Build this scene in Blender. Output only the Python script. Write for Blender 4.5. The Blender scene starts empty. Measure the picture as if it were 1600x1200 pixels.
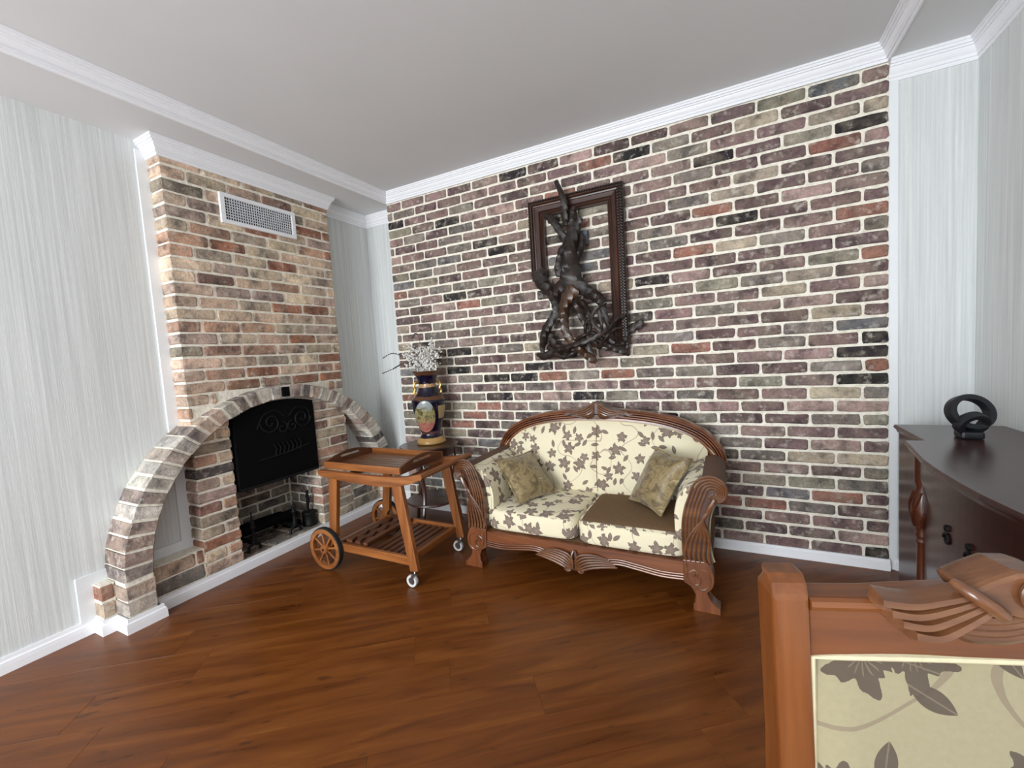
import bpy, bmesh, math, random
from mathutils import Vector, Matrix
PI = math.pi
rnd = random.Random(7)
sc = bpy.context.scene
COL = sc.collection

# ------------------------------------------------------------------ camera
F_PX, YAW, PITCH, ROLL = 664.91, 0.4725, 0.0716, -0.0633
CAM = Vector((2.962, -2.8804, 1.30))
fw = Vector((-math.sin(YAW)*math.cos(PITCH), math.cos(YAW)*math.cos(PITCH), -math.sin(PITCH)))
rt = fw.cross(Vector((0, 0, 1))).normalized(); up = rt.cross(fw)
rt2 = rt*math.cos(ROLL) + up*math.sin(ROLL); up2 = up*math.cos(ROLL) - rt*math.sin(ROLL)
cd = bpy.data.cameras.new('camera'); cd.sensor_width = 36; cd.lens = F_PX*36/1600; cd.clip_start = 0.02
cam = bpy.data.objects.new('camera', cd); COL.objects.link(cam)
M = Matrix((rt2, up2, -fw)).transposed().to_4x4(); M.translation = CAM
cam.matrix_world = M
sc.camera = cam

# ------------------------------------------------------------------ light
sc.view_settings.view_transform = 'Standard'; sc.view_settings.look = 'None'
sc.view_settings.gamma = 1; sc.view_settings.use_curve_mapping = False
sc.view_settings.exposure = 0.0
w = bpy.data.worlds.new('sky'); sc.world = w; w.use_nodes = True
bg = w.node_tree.nodes['Background']; bg.inputs[0].default_value = (0.75, 0.87, 1.0, 1); bg.inputs[1].default_value = 1.0
def area(name, loc, rot, sx, sy, power, col):
    l = bpy.data.lights.new(name, 'AREA'); l.shape = 'RECTANGLE'; l.size = sx; l.size_y = sy; l.energy = power; l.color = col
    o = bpy.data.objects.new(name, l); COL.objects.link(o); o.location = loc; o.rotation_euler = rot
    return o
# daylight entering by the wide window in the wall behind the camera
area('window_daylight', (1.45, -6.36, 1.40), (PI/2, 0, 0), 2.5, 2.0, 268, (0.91, 0.96, 1.0))

# ------------------------------------------------------------------ helpers
def lin(c):
    c = c/255.0
    return c/12.92 if c <= 0.04045 else ((c+0.055)/1.055)**2.4
def C(r, g, b): return (lin(r), lin(g), lin(b), 1.0)

OFF = {}
def register(o, off): OFF[o.name] = Vector(off)
def tag(o, label=None, cat=None, group=None, kind=None):
    if label: o['label'] = label
    if cat: o['category'] = cat
    if group: o['group'] = group
    if kind: o['kind'] = kind
    return o
def thing(name, loc, label, cat, group=None, rz=0, kind=None):
    o = bpy.data.objects.new(name, None); COL.objects.link(o)
    o.location = loc; o.rotation_euler = (0, 0, rz); o.empty_display_size = .1
    register(o, loc)
    return tag(o, label, cat, group, kind)

def spline(pts, n=8):
    """Catmull-Rom through tuples of any length"""
    out = []
    P = [pts[0]] + list(pts) + [pts[-1]]
    for i in range(1, len(P)-2):
        a, b, c, d = P[i-1], P[i], P[i+1], P[i+2]
        for k in range(n):
            t = k/n
            out.append(tuple(0.5*((2*b[j]) + (c[j]-a[j])*t + (2*a[j]-5*b[j]+4*c[j]-d[j])*t*t + (3*b[j]-a[j]-3*c[j]+d[j])*t**3) for j in range(len(b))))
    out.append(tuple(pts[-1]))
    return out

class MB:
    def __init__(s): s.v = []; s.f = []; s.mi = []; s.cur = 0; s.fc = []; s.col = None
    def face(s, idx):
        s.f.append(tuple(idx)); s.mi.append(s.cur); s.fc.append(s.col)
    def box(s, x0, x1, y0, y1, z0, z1):
        b = len(s.v)
        s.v += [(x0,y0,z0),(x1,y0,z0),(x1,y1,z0),(x0,y1,z0),(x0,y0,z1),(x1,y0,z1),(x1,y1,z1),(x0,y1,z1)]
        for q in ((0,3,2,1),(4,5,6,7),(0,1,5,4),(1,2,6,5),(2,3,7,6),(3,0,4,7)): s.face([b+i for i in q])
        return s
    def hexa(s, p):
        b = len(s.v); s.v += [tuple(q) for q in p]
        for q in ((0,3,2,1),(4,5,6,7),(0,1,5,4),(1,2,6,5),(2,3,7,6),(3,0,4,7)): s.face([b+i for i in q])
        return s
    def bar(s, p0, p1, w, h, upv=(0,0,1), w1=None, h1=None):
        p0, p1 = Vector(p0), Vector(p1); d = (p1-p0).normalized(); u = Vector(upv)
        side = d.cross(u).normalized(); u = side.cross(d)
        w1 = w if w1 is None else w1; h1 = h if h1 is None else h1
        P = []
        for p, ww, hh in ((p0, w, h), (p1, w1, h1)):
            for a, c in ((-1,-1),(1,-1),(1,1),(-1,1)): P.append(p + side*a*ww/2 + u*c*hh/2)
        return s.hexa(P)
    def rings(s, R, close=True, cap0=True, cap1=True):
        b = len(s.v); n = len(R[0])
        for r in R: s.v += [tuple(p) for p in r]
        m = n if close else n-1
        for i in range(len(R)-1):
            for j in range(m):
                k = (j+1) % n
                s.face((b+i*n+j, b+i*n+k, b+(i+1)*n+k, b+(i+1)*n+j))
        if cap0: s.face([b+j for j in range(n)][::-1])
        if cap1: s.face([b+(len(R)-1)*n+j for j in range(n)])
        return s
    def tube(s, pts, rad, n=8, closed=False, flat=1.0, upv=None):
        P = [Vector(p[:3]) for p in pts]; N = len(P)
        if not hasattr(rad, '__len__'): rad = [rad]*N
        T = []
        for i in range(N):
            if closed: t = P[(i+1) % N]-P[i-1]
            else: t = P[min(i+1, N-1)]-P[max(i-1, 0)]
            T.append(t.normalized())
        u = Vector(upv) if upv else (Vector((0,0,1)) if abs(T[0].z) < .9 else Vector((1,0,0)))
        R = []
        for i in range(N):
            a = T[i].cross(u)
            if a.length < 1e-5: a = T[i].orthogonal()
            a.normalize(); bb = a.cross(T[i]).normalized()
            if not upv: u = bb
            R.append([P[i] + (a*math.cos(2*PI*j/n) + bb*flat*math.sin(2*PI*j/n))*rad[i] for j in range(n)])
        if closed: R.append(R[0]); s.rings(R, True, False, False)
        else: s.rings(R)
        return s
    def lathe(s, prof, c=(0,0,0), n=24, axis='z', cap=True):
        R = []
        for r, z in prof:
            ring = []
            for j in range(n):
                a = 2*PI*j/n; x, y = r*math.cos(a), r*math.sin(a)
                p = (x, y, z) if axis == 'z' else ((x, -z, y) if axis == 'y' else (z, x, y))
                ring.append((p[0]+c[0], p[1]+c[1], p[2]+c[2]))
            R.append(ring)
        return s.rings(R, True, cap, cap)
    def ring_lathe(s, prof, c, n=28, axis='y'):
        """closed profile (r,z) swept round an axis"""
        R = []
        for j in range(n+1):
            a = 2*PI*j/n; ring = []
            for r, z in prof:
                x, y = r*math.cos(a), r*math.sin(a)
                p = (x, y, z) if axis == 'z' else ((x, -z, y) if axis == 'y' else (z, x, y))
                ring.append((p[0]+c[0], p[1]+c[1], p[2]+c[2]))
            R.append(ring)
        return s.rings(R, True, False, False)
    def prism(s, poly, a, b, plane='xz'):
        def P(u, w, d): return (u, d, w) if plane == 'xz' else ((u, w, d) if plane == 'xy' else (d, u, w))
        return s.rings([[P(u, w, a) for u, w in poly], [P(u, w, b) for u, w in poly]])
    def sweep(s, path, prof, sign=1):
        """profile (offset to the right of travel, z) mitred along a plan path"""
        N = len(path); R = []
        dirs = [(Vector(path[i+1])-Vector(path[i])).normalized() for i in range(N-1)]
        nr = [Vector((d.y, -d.x))*sign for d in dirs]
        for i in range(N):
            if i == 0: m = nr[0]
            elif i == N-1: m = nr[-1]
            else:
                m = (nr[i-1]+nr[i]); m = m/ max(1e-6, m.dot(nr[i]))
            R.append([(path[i][0]+m.x*o, path[i][1]+m.y*o, z) for o, z in prof])
        return s.rings(R)
    def xf(s, fn, k=0):
        for i in range(k, len(s.v)): s.v[i] = tuple(fn(Vector(s.v[i])))
        return s
    def build(s, name, mat, parent=None, smooth=False, bevel=0, seg=2, loc=None, angle=35, local=False, uv=False):
        me = bpy.data.meshes.new(name)
        off = Vector((0,0,0))
        if parent is not None and not local: off = OFF.get(parent.name, Vector((0,0,0)))
        o_loc = Vector((0,0,0))
        if loc is not None: o_loc = Vector(loc)-off
        elif parent is None and not local:
            xs = [p[0] for p in s.v]; ys = [p[1] for p in s.v]; zs = [p[2] for p in s.v]
            o_loc = Vector(((min(xs)+max(xs))/2, (min(ys)+max(ys))/2, min(zs)))
        sub = off + o_loc if loc is not None else off + (o_loc if parent is None else Vector((0,0,0)))
        me.from_pydata([tuple(Vector(p)-sub) for p in s.v], [], s.f)
        mats = mat if isinstance(mat, (list, tuple)) else [mat]
        for m in mats: me.materials.append(m)
        me.polygons.foreach_set('material_index', s.mi)
        if any(c is not None for c in s.fc):
            at = me.color_attributes.new('Col', 'FLOAT_COLOR', 'CORNER')
            for p in me.polygons:
                c = s.fc[p.index] or (.5,.5,.5,1)
                for li in p.loop_indices: at.data[li].color = c
        bm = bmesh.new(); bm.from_mesh(me)
        bmesh.ops.recalc_face_normals(bm, faces=bm.faces)
        if bevel:
            ed = [e for e in bm.edges if len(e.link_faces) == 2 and e.calc_face_angle(0) > math.radians(angle)]
            try: bmesh.ops.bevel(bm, geom=ed, offset=bevel, segments=seg, profile=.6, affect='EDGES', clamp_overlap=True)
            except Exception: pass
        if uv:
            L = bm.loops.layers.uv.new('UVMap')
            for f in bm.faces:
                n = f.normal; ax = max(range(3), key=lambda i: abs(n[i]))
                for lp in f.loops:
                    c = lp.vert.co
                    lp[L].uv = ((c.y, c.z), (c.x, c.z), (c.x, c.y))[ax]
        bm.to_mesh(me); bm.free()
        if smooth:
            me.polygons.foreach_set('use_smooth', [True]*len(me.polygons))
            try: me.set_sharp_from_angle(angle=math.radians(42))
            except Exception: pass
        o = bpy.data.objects.new(name, me); COL.objects.link(o)
        if parent is not None: o.parent = parent
        o.location = o_loc
        register(o, off + o_loc)
        return o

# ------------------------------------------------------------------ materials
def newmat(name, rough=.5, spec=.5):
    m = bpy.data.materials.new(name); m.use_nodes = True
    nt = m.node_tree; b = nt.nodes['Principled BSDF']
    b.inputs['Roughness'].default_value = rough; b.inputs['Specular IOR Level'].default_value = spec
    return m, nt, b
def N(nt, typ, **kw):
    n = nt.nodes.new(typ)
    for k, v in kw.items():
        if k.startswith('i_'):
            key = k[2:]; n.inputs[int(key) if key.isdigit() else key].default_value = v
        else: setattr(n, k, v)
    return n
def ramp(nt, stops, fac=None, interp='LINEAR'):
    r = N(nt, 'ShaderNodeValToRGB'); r.color_ramp.interpolation = interp
    e = r.color_ramp.elements
    while len(e) < len(stops): e.new(.5)
    for i, (p, c) in enumerate(stops): e[i].position = p; e[i].color = c
    if fac is not None: nt.links.new(fac, r.inputs[0])
    return r
def math_(nt, op, a, b=None, c=None):
    n = N(nt, 'ShaderNodeMath', operation=op)
    for i, x in enumerate((a, b, c)):
        if x is None: continue
        if isinstance(x, (int, float)): n.inputs[i].default_value = x
        else: nt.links.new(x, n.inputs[i])
    return n.outputs[0]
def mix(nt, a, b, fac, mode='MIX'):
    n = N(nt, 'ShaderNodeMix', data_type='RGBA', blend_type=mode)
    for sock, x in ((n.inputs[0], fac), (n.inputs[6], a), (n.inputs[7], b)):
        if isinstance(x, (int, float, tuple)): sock.default_value = x
        else: nt.links.new(x, sock)
    return n.outputs[2]
def bump(nt, b, h, strength=.3, dist=.002):
    n = N(nt, 'ShaderNodeBump'); n.inputs['Strength'].default_value = strength; n.inputs['Distance'].default_value = dist
    nt.links.new(h, n.inputs['Height']); nt.links.new(n.outputs[0], b.inputs['Normal'])
def plain(name, col, rough=.5, metal=0, spec=.5, var=.12):
    m, nt, b = newmat(name, rough, spec)
    no = N(nt, 'ShaderNodeTexNoise', i_Scale=60.0, i_Detail=3.0)
    g = N(nt, 'ShaderNodeNewGeometry'); nt.links.new(g.outputs['Position'], no.inputs['Vector'])
    d = tuple(x*(1-var) for x in col[:3])+(1,)
    r = ramp(nt, [(.3, d), (.7, col)], no.outputs[0]); nt.links.new(r.outputs[0], b.inputs['Base Color'])
    b.inputs['Metallic'].default_value = metal
    return m
def wood(name, dark, mid, light, axis=0, rough=.3, scale=1.0, coat=.3):
    m, nt, b = newmat(name, rough)
    tc = N(nt, 'ShaderNodeTexCoord'); mp = N(nt, 'ShaderNodeMapping')
    s = [22*scale]*3; s[axis] = 1.6*scale
    mp.inputs['Scale'].default_value = s
    nt.links.new(tc.outputs['Object'], mp.inputs[0])
    n1 = N(nt, 'ShaderNodeTexNoise', i_Scale=1.0, i_Detail=6.0, i_Roughness=.6, i_Distortion=.6)
    nt.links.new(mp.outputs[0], n1.inputs['Vector'])
    n2 = N(nt, 'ShaderNodeTexNoise', i_Scale=6.0, i_Detail=4.0); nt.links.new(mp.outputs[0], n2.inputs['Vector'])
    r = ramp(nt, [(.25, dark), (.5, mid), (.75, light)], n1.outputs[0])
    c = mix(nt, r.outputs[0], tuple(x*.5 for x in mid[:3])+(1,), math_(nt, 'MULTIPLY', n2.outputs[0], .35))
    nt.links.new(c, b.inputs['Base Color'])
    b.inputs['Coat Weight'].default_value = coat; b.inputs['Coat Roughness'].default_value = .18
    bump(nt, b, n2.outputs[0], .08, .001)
    return m

MAT = {}
# plaster of the ceiling
m, nt, b = newmat('ceiling_paint', .9, .2)
g = N(nt, 'ShaderNodeNewGeometry'); no = N(nt, 'ShaderNodeTexNoise', i_Scale=1.2, i_Detail=2.0); nt.links.new(g.outputs['Position'], no.inputs['Vector'])
nt.links.new(ramp(nt, [(.3, C(221, 222, 223)), (.7, C(226, 227, 228))], no.outputs[0]).outputs[0], b.inputs['Base Color'])
MAT['ceil'] = m
MAT['white'] = plain('white_paint', C(245, 246, 249), .42, var=.015)
MAT['panel'] = plain('panel_white', C(236, 239, 241), .45, var=.02)
# striped woven wallpaper
m, nt, b = newmat('wallpaper', .75, .25)
g = N(nt, 'ShaderNodeNewGeometry'); sx = N(nt, 'ShaderNodeSeparateXYZ'); nt.links.new(g.outputs['Position'], sx.inputs[0])
hh = math_(nt, 'ADD', sx.outputs[0], sx.outputs[1])
def stripe(fx, fz, detail):
    cx = N(nt, 'ShaderNodeCombineXYZ'); nt.links.new(math_(nt, 'MULTIPLY', hh, fx), cx.inputs[0]); nt.links.new(math_(nt, 'MULTIPLY', sx.outputs[2], fz), cx.inputs[1])
    n = N(nt, 'ShaderNodeTexNoise', i_Scale=1.0, i_Detail=detail, i_Roughness=.6); nt.links.new(cx.outputs[0], n.inputs['Vector']); return n.outputs[0]
s1 = stripe(75, 1.0, 3.0); s2 = stripe(220, 18, 2.0)
c1 = ramp(nt, [(.33, C(210, 213, 212)), (.5, C(222, 225, 224)), (.68, C(235, 237, 236))], s1)
c2 = mix(nt, c1.outputs[0], C(184, 188, 187), math_(nt, 'MULTIPLY', math_(nt, 'SUBTRACT', 1.0, s2), .32))
nt.links.new(c2, b.inputs['Base Color'])
bump(nt, b, math_(nt, 'ADD', s1, math_(nt, 'MULTIPLY', s2, .5)), .35, .002)
MAT['wallpaper'] = m
# mortar and brick
m, nt, b = newmat('mortar', .9, .2)
g = N(nt, 'ShaderNodeNewGeometry'); no = N(nt, 'ShaderNodeTexNoise', i_Scale=45.0, i_Detail=5.0); nt.links.new(g.outputs['Position'], no.inputs['Vector'])
nt.links.new(ramp(nt, [(.3, C(226, 218, 200)), (.6, C(248, 243, 229))], no.outputs[0]).outputs[0], b.inputs['Base Color'])
bump(nt, b, no.outputs[0], .7, .006)
MAT['mortar'] = m
def brickmat(name, soot=False):
    m, nt, b = newmat(name, .85, .25)
    g = N(nt, 'ShaderNodeNewGeometry'); at = N(nt, 'ShaderNodeAttribute', attribute_name='Col')
    def nz(s, d, off, rough=.55):
        mp = N(nt, 'ShaderNodeMapping'); mp.inputs['Location'].default_value = (off, off*.7, off*1.3); nt.links.new(g.outputs['Position'], mp.inputs[0])
        n = N(nt, 'ShaderNodeTexNoise', i_Scale=s, i_Detail=d, i_Roughness=rough); nt.links.new(mp.outputs[0], n.inputs['Vector']); return n.outputs[0]
    a = nz(11, 3, 0); f = nz(70, 6, 5, .65); wv = nz(26, 5, 9, .6)
    dk = ramp(nt, [(.34, (.50, .50, .53, 1)), (.47, (.95, .95, .95, 1)), (.70, (1.35, 1.33, 1.3, 1))], a)
    hv = ramp(nt, [(.46, (0, 0, 0, 1)), (.62, (1, 1, 1, 1))], nz(9, 2, 17))
    c = mix(nt, at.outputs['Color'], mix(nt, at.outputs['Color'], C(136, 124, 110), .45), hv.outputs[0])
    c = mix(nt, c, dk.outputs[0], 1.0, 'MULTIPLY')
    fn = ramp(nt, [(.3, (.62, .62, .62, 1)), (.6, (1.12, 1.12, 1.12, 1))], f)
    c = mix(nt, c, fn.outputs[0], .8, 'MULTIPLY')
    sm = ramp(nt, [(.54, (0, 0, 0, 1)), (.70, (1, 1, 1, 1))], wv)
    c = mix(nt, c, C(220, 212, 198), math_(nt, 'MULTIPLY', sm.outputs[0], .5))
    nt.links.new(c, b.inputs['Base Color'])
    bump(nt, b, math_(nt, 'ADD', f, math_(nt, 'MULTIPLY', wv, 1.2)), .8, .006)
    return m
MAT['brick'] = brickmat('brick_face')
# laminate floor boards
m, nt, b = newmat('laminate', .30, .36)
tc = N(nt, 'ShaderNodeTexCoord'); oi = N(nt, 'ShaderNodeObjectInfo')
mp = N(nt, 'ShaderNodeMapping'); mp.inputs['Scale'].default_value = (1.1, 11, 1)
va = N(nt, 'ShaderNodeVectorMath', operation='ADD'); cx = N(nt, 'ShaderNodeCombineXYZ')
nt.links.new(math_(nt, 'MULTIPLY', oi.outputs['Random'], 37.0), cx.inputs[0]); nt.links.new(math_(nt, 'MULTIPLY', oi.outputs['Random'], 91.0), cx.inputs[1])
nt.links.new(tc.outputs['Object'], va.inputs[0]); nt.links.new(cx.outputs[0], va.inputs[1]); nt.links.new(va.outputs[0], mp.inputs[0])
n1 = N(nt, 'ShaderNodeTexNoise', i_Scale=1.6, i_Detail=7.0, i_Roughness=.62, i_Distortion=.7); nt.links.new(mp.outputs[0], n1.inputs['Vector'])
mp2 = N(nt, 'ShaderNodeMapping'); mp2.inputs['Scale'].default_value = (7, 22, 1); nt.links.new(va.outputs[0], mp2.inputs[0])
n2 = N(nt, 'ShaderNodeTexNoise', i_Scale=1.0, i_Detail=2.0); nt.links.new(mp2.outputs[0], n2.inputs['Vector'])
r = ramp(nt, [(.25, C(78, 38, 10)), (.45, C(104, 55, 17)), (.58, C(117, 65, 22)), (.78, C(136, 82, 34))], n1.outputs[0])
kn = ramp(nt, [(.27, (1, 1, 1, 1)), (.34, (0, 0, 0, 1))], n2.outputs[0])
c = mix(nt, r.outputs[0], C(56, 30, 16), math_(nt, 'MULTIPLY', kn.outputs[0], .6))
tone = ramp(nt, [(0, (.95, .95, .95, 1)), (1, (1.05, 1.05, 1.04, 1))], oi.outputs['Random'])
c = mix(nt, c, tone.outputs[0], 1.0, 'MULTIPLY')
nt.links.new(c, b.inputs['Base Color'])
nt.links.new(ramp(nt, [(.3, (.27,)*3+(1,)), (.7, (.40,)*3+(1,))], n1.outputs[0]).outputs[0], b.inputs['Roughness'])
bump(nt, b, n1.outputs[0], .06, .001)
MAT['floor'] = m
MAT['under'] = plain('underlay', C(60, 32, 18), .8)
def woods(key, d, mi, l, **kw):
    for ax, nm in enumerate('xyz'): MAT[key+nm] = wood(key+'_wood_'+nm, d, mi, l, ax, **kw)
woods('sofa', C(74, 38, 20), C(120, 68, 38), C(150, 92, 54), rough=.28)
woods('cart', C(90, 48, 20), C(146, 86, 40), C(184, 120, 62), rough=.4, coat=.15)
woods('dcart', C(60, 32, 20), C(96, 54, 32), C(124, 76, 46), rough=.45, coat=.1)
woods('cab', C(40, 16, 15), C(60, 26, 23), C(76, 34, 29), rough=.3, coat=.25)
woods('post', C(58, 28, 18), C(92, 48, 30), C(116, 64, 40), rough=.28)
woods('tray', C(78, 46, 26), C(118, 76, 44), C(146, 100, 62), rough=.35)
woods('chair', C(80, 42, 18), C(116, 65, 30), C(142, 84, 42), rough=.28)
woods('table', C(42, 24, 20), C(74, 44, 36), C(96, 60, 48), rough=.3)
woods('frame', C(34, 18, 14), C(62, 36, 26), C(96, 58, 40), rough=.4, coat=.2)
MAT['carve'] = wood('carved_wood', C(70, 44, 29), C(112, 72, 46), C(146, 100, 66), 0, .22)
MAT['ground'] = wood('carving_ground_wood', C(48, 26, 17), C(78, 44, 28), C(98, 58, 38), 2, .35)  # darker wood behind carved ribs; colour carries groove shade and old stain
MAT['root'] = wood('root_wood', C(16, 12, 10), C(34, 24, 19), C(62, 42, 30), 2, .5, 1.0, .1)
MAT['rootgold'] = wood('root_gold_wood', C(30, 19, 12), C(66, 43, 25), C(104, 72, 40), 2, .4, 1.0, .2)
MAT['iron'] = plain('black_iron', C(18, 18, 19), .6, .1, .3)
MAT['soot'] = plain('soot_black', C(9, 9, 12), .75, 0, .12)
MAT['steel'] = plain('steel', C(190, 190, 190), .3, 1)
MAT['tyre'] = plain('black_rubber', C(24, 24, 24), .7)
MAT['castor'] = plain('grey_castor', C(214, 214, 212), .5)
MAT['grille'] = plain('grille_white', C(226, 229, 234), .4)
MAT['dark'] = plain('duct_dark', C(30, 34, 38), .8)
MAT['greybox'] = plain('grey_plastic', C(92, 98, 108), .5)
MAT['brass'] = plain('gold_gilt', C(196, 150, 84), .28, .8)
MAT['ringblack'] = plain('matt_black_ceramic', C(30, 31, 36), .4)
MAT['blossom'] = plain('white_blossom', C(238, 236, 230), .7)
MAT['twig'] = plain('dark_twig', C(70, 60, 50), .8)
MAT['pipe'] = plain('cream_piping', C(216, 204, 170), .7)
MAT['cap'] = plain('brown_velvet', C(108, 84, 70), .7, 0, .3)
MAT['brown_chenille'] = plain('brown_chenille', C(122, 98, 74), .9, 0, .1)

def floral(name, base, motif, motif2, scale=1.0):
    m, nt, b = newmat(name, .8, .2)
    tc = N(nt, 'ShaderNodeTexCoord'); mp = N(nt, 'ShaderNodeMapping'); mp.inputs['Scale'].default_value = (scale,)*3
    nt.links.new(tc.outputs['UV'], mp.inputs[0]); uv = mp.outputs[0]
    wn = N(nt, 'ShaderNodeTexNoise', i_Scale=45.0, i_Detail=3.0); nt.links.new(uv, wn.inputs['Vector'])
    def cell(s, off, rnds):
        a = N(nt, 'ShaderNodeVectorMath', operation='ADD'); a.inputs[1].default_value = (off, off*.37, 0); nt.links.new(uv, a.inputs[0])
        v = N(nt, 'ShaderNodeTexVoronoi', voronoi_dimensions='2D', i_Scale=s, i_Randomness=rnds); nt.links.new(a.outputs[0], v.inputs['Vector'])
        d = N(nt, 'ShaderNodeVectorMath', operation='SUBTRACT'); nt.links.new(a.outputs[0], d.inputs[0]); nt.links.new(v.outputs['Position'], d.inputs[1])
        x = N(nt, 'ShaderNodeSeparateXYZ'); nt.links.new(d.outputs[0], x.inputs[0])
        ln = N(nt, 'ShaderNodeVectorMath', operation='LENGTH'); nt.links.new(d.outputs[0], ln.inputs[0])
        sep = N(nt, 'ShaderNodeSeparateColor'); nt.links.new(v.outputs['Color'], sep.inputs[0])
        return x.outputs[0], x.outputs[1], ln.outputs['Value'], sep.outputs
    # blossoms with five ragged petals
    x, y, l, rc = cell(8.6, 0.0, .75)
    th = math_(nt, 'ADD', math_(nt, 'ARCTAN2', y, x), math_(nt, 'MULTIPLY', rc[0], 6.28))
    p5 = math_(nt, 'COSINE', math_(nt, 'MULTIPLY', th, 5.0)); p13 = math_(nt, 'COSINE', math_(nt, 'MULTIPLY', th, 13.0))
    R = math_(nt, 'MULTIPLY', math_(nt, 'ADD', .027, math_(nt, 'MULTIPLY', rc[1], .017)), math_(nt, 'ADD', math_(nt, 'ADD', .82, math_(nt, 'MULTIPLY', p5, .22)), math_(nt, 'MULTIPLY', p13, .09)))
    R = math_(nt, 'ADD', R, math_(nt, 'MULTIPLY', math_(nt, 'SUBTRACT', wn.outputs[0], .5), .02))
    fl = math_(nt, 'LESS_THAN', l, R)
    vein = math_(nt, 'GREATER_THAN', math_(nt, 'ADD', math_(nt, 'COSINE', math_(nt, 'MULTIPLY', math_(nt, 'ADD', th, math_(nt, 'MULTIPLY', wn.outputs[0], .5)), 15.0)), math_(nt, 'MULTIPLY', math_(nt, 'SUBTRACT', .016, l), 60.0)), .75)
    # pointed leaves
    x, y, l, rc = cell(13.0, 3.7, .9)
    an = math_(nt, 'MULTIPLY', rc[0], 6.28); ca = math_(nt, 'COSINE', an); sa = math_(nt, 'SINE', an)
    xr = math_(nt, 'ADD', math_(nt, 'MULTIPLY', x, ca), math_(nt, 'MULTIPLY', y, sa)); yr = math_(nt, 'SUBTRACT', math_(nt, 'MULTIPLY', y, ca), math_(nt, 'MULTIPLY', x, sa))
    q = math_(nt, 'DIVIDE', xr, .027); wdt = math_(nt, 'MULTIPLY', math_(nt, 'SUBTRACT', 1.0, math_(nt, 'MULTIPLY', q, q)), .0115)
    lf = math_(nt, 'MULTIPLY', math_(nt, 'LESS_THAN', math_(nt, 'ABSOLUTE', yr), wdt), math_(nt, 'GREATER_THAN', rc[1], .25))
    lv = math_(nt, 'LESS_THAN', math_(nt, 'ABSOLUTE', yr), .0008)
    # vines
    vn = N(nt, 'ShaderNodeTexNoise', i_Scale=5.0, i_Detail=0.0); nt.links.new(uv, vn.inputs['Vector'])
    vi = math_(nt, 'LESS_THAN', math_(nt, 'ABSOLUTE', math_(nt, 'SUBTRACT', vn.outputs[0], .5)), .0065)
    g1 = N(nt, 'ShaderNodeTexNoise', i_Scale=140.0, i_Detail=2.0); nt.links.new(uv, g1.inputs['Vector'])
    bs = mix(nt, base, tuple(k*.78 for k in base[:3])+(1,), math_(nt, 'MULTIPLY', g1.outputs[0], .7))
    mo = mix(nt, motif, motif2, math_(nt, 'MULTIPLY', math_(nt, 'MAXIMUM', vein, lv), .75))
    mo = mix(nt, mo, tuple(k*.6 for k in motif[:3])+(1,), math_(nt, 'MULTIPLY', wn.outputs[0], .5))
    c = mix(nt, bs, motif2, math_(nt, 'MULTIPLY', vi, .8))
    c = mix(nt, c, mo, math_(nt, 'MULTIPLY', math_(nt, 'MAXIMUM', fl, lf), .92))
    nt.links.new(c, b.inputs['Base Color'])
    b.inputs['Sheen Weight'].default_value = .15
    bump(nt, b, g1.outputs[0], .3, .001)
    return m
MAT['floral'] = floral('floral_upholstery', C(240, 230, 198), C(120, 101, 92), C(176, 157, 142))
MAT['floral_shaded'] = floral('floral_upholstery_shaded', C(156, 147, 118), C(84, 72, 63), C(128, 114, 96), .95)  # sofa fabric darkened: the chair's dimmer light is put into its colour
# satin brocade of the throw pillows
m, nt, b = newmat('olive_brocade', .42, .4)
tc = N(nt, 'ShaderNodeTexCoord')
n1 = N(nt, 'ShaderNodeTexNoise', i_Scale=13.0, i_Detail=4.0, i_Distortion=1.6); nt.links.new(tc.outputs['Object'], n1.inputs['Vector'])
n2 = N(nt, 'ShaderNodeTexNoise', i_Scale=5.0, i_Detail=1.0); nt.links.new(tc.outputs['Object'], n2.inputs['Vector'])
r = ramp(nt, [(.36, C(96, 82, 54)), (.47, C(130, 112, 76)), (.53, C(150, 132, 94)), (.62, C(122, 102, 66)), (.72, C(176, 160, 124))], n1.outputs[0])
nt.links.new(r.outputs[0], b.inputs['Base Color']); b.inputs['Sheen Weight'].default_value = .3
bump(nt, b, n2.outputs[0], .5, .02)
MAT['brocade'] = m
# painted porcelain
m, nt, b = newmat('navy_gold_porcelain', .12, .6)
tc = N(nt, 'ShaderNodeTexCoord'); sx = N(nt, 'ShaderNodeSeparateXYZ'); nt.links.new(tc.outputs['Object'], sx.inputs[0])
NAVY, GOLD = C(17, 15, 36), C(186, 146, 86)
n1 = N(nt, 'ShaderNodeTexNoise', i_Scale=30.0, i_Detail=3.0); nt.links.new(tc.outputs['Object'], n1.inputs['Vector'])
zz = math_(nt, 'ADD', sx.outputs[2], math_(nt, 'MULTIPLY', math_(nt, 'SUBTRACT', n1.outputs[0], .5), .02))
body = ramp(nt, [(0, GOLD), (.045, GOLD), (.05, NAVY), (.075, C(90, 60, 60)), (.10, NAVY), (.335, NAVY), (.345, C(96, 62, 40)), (.365, C(96, 62, 40)), (.375, NAVY), (.43, NAVY), (.44, C(176, 140, 96)), (.455, C(176, 140, 96)), (.465, NAVY), (.525, NAVY), (.535, C(92, 58, 40))], zz, 'CONSTANT')
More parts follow.
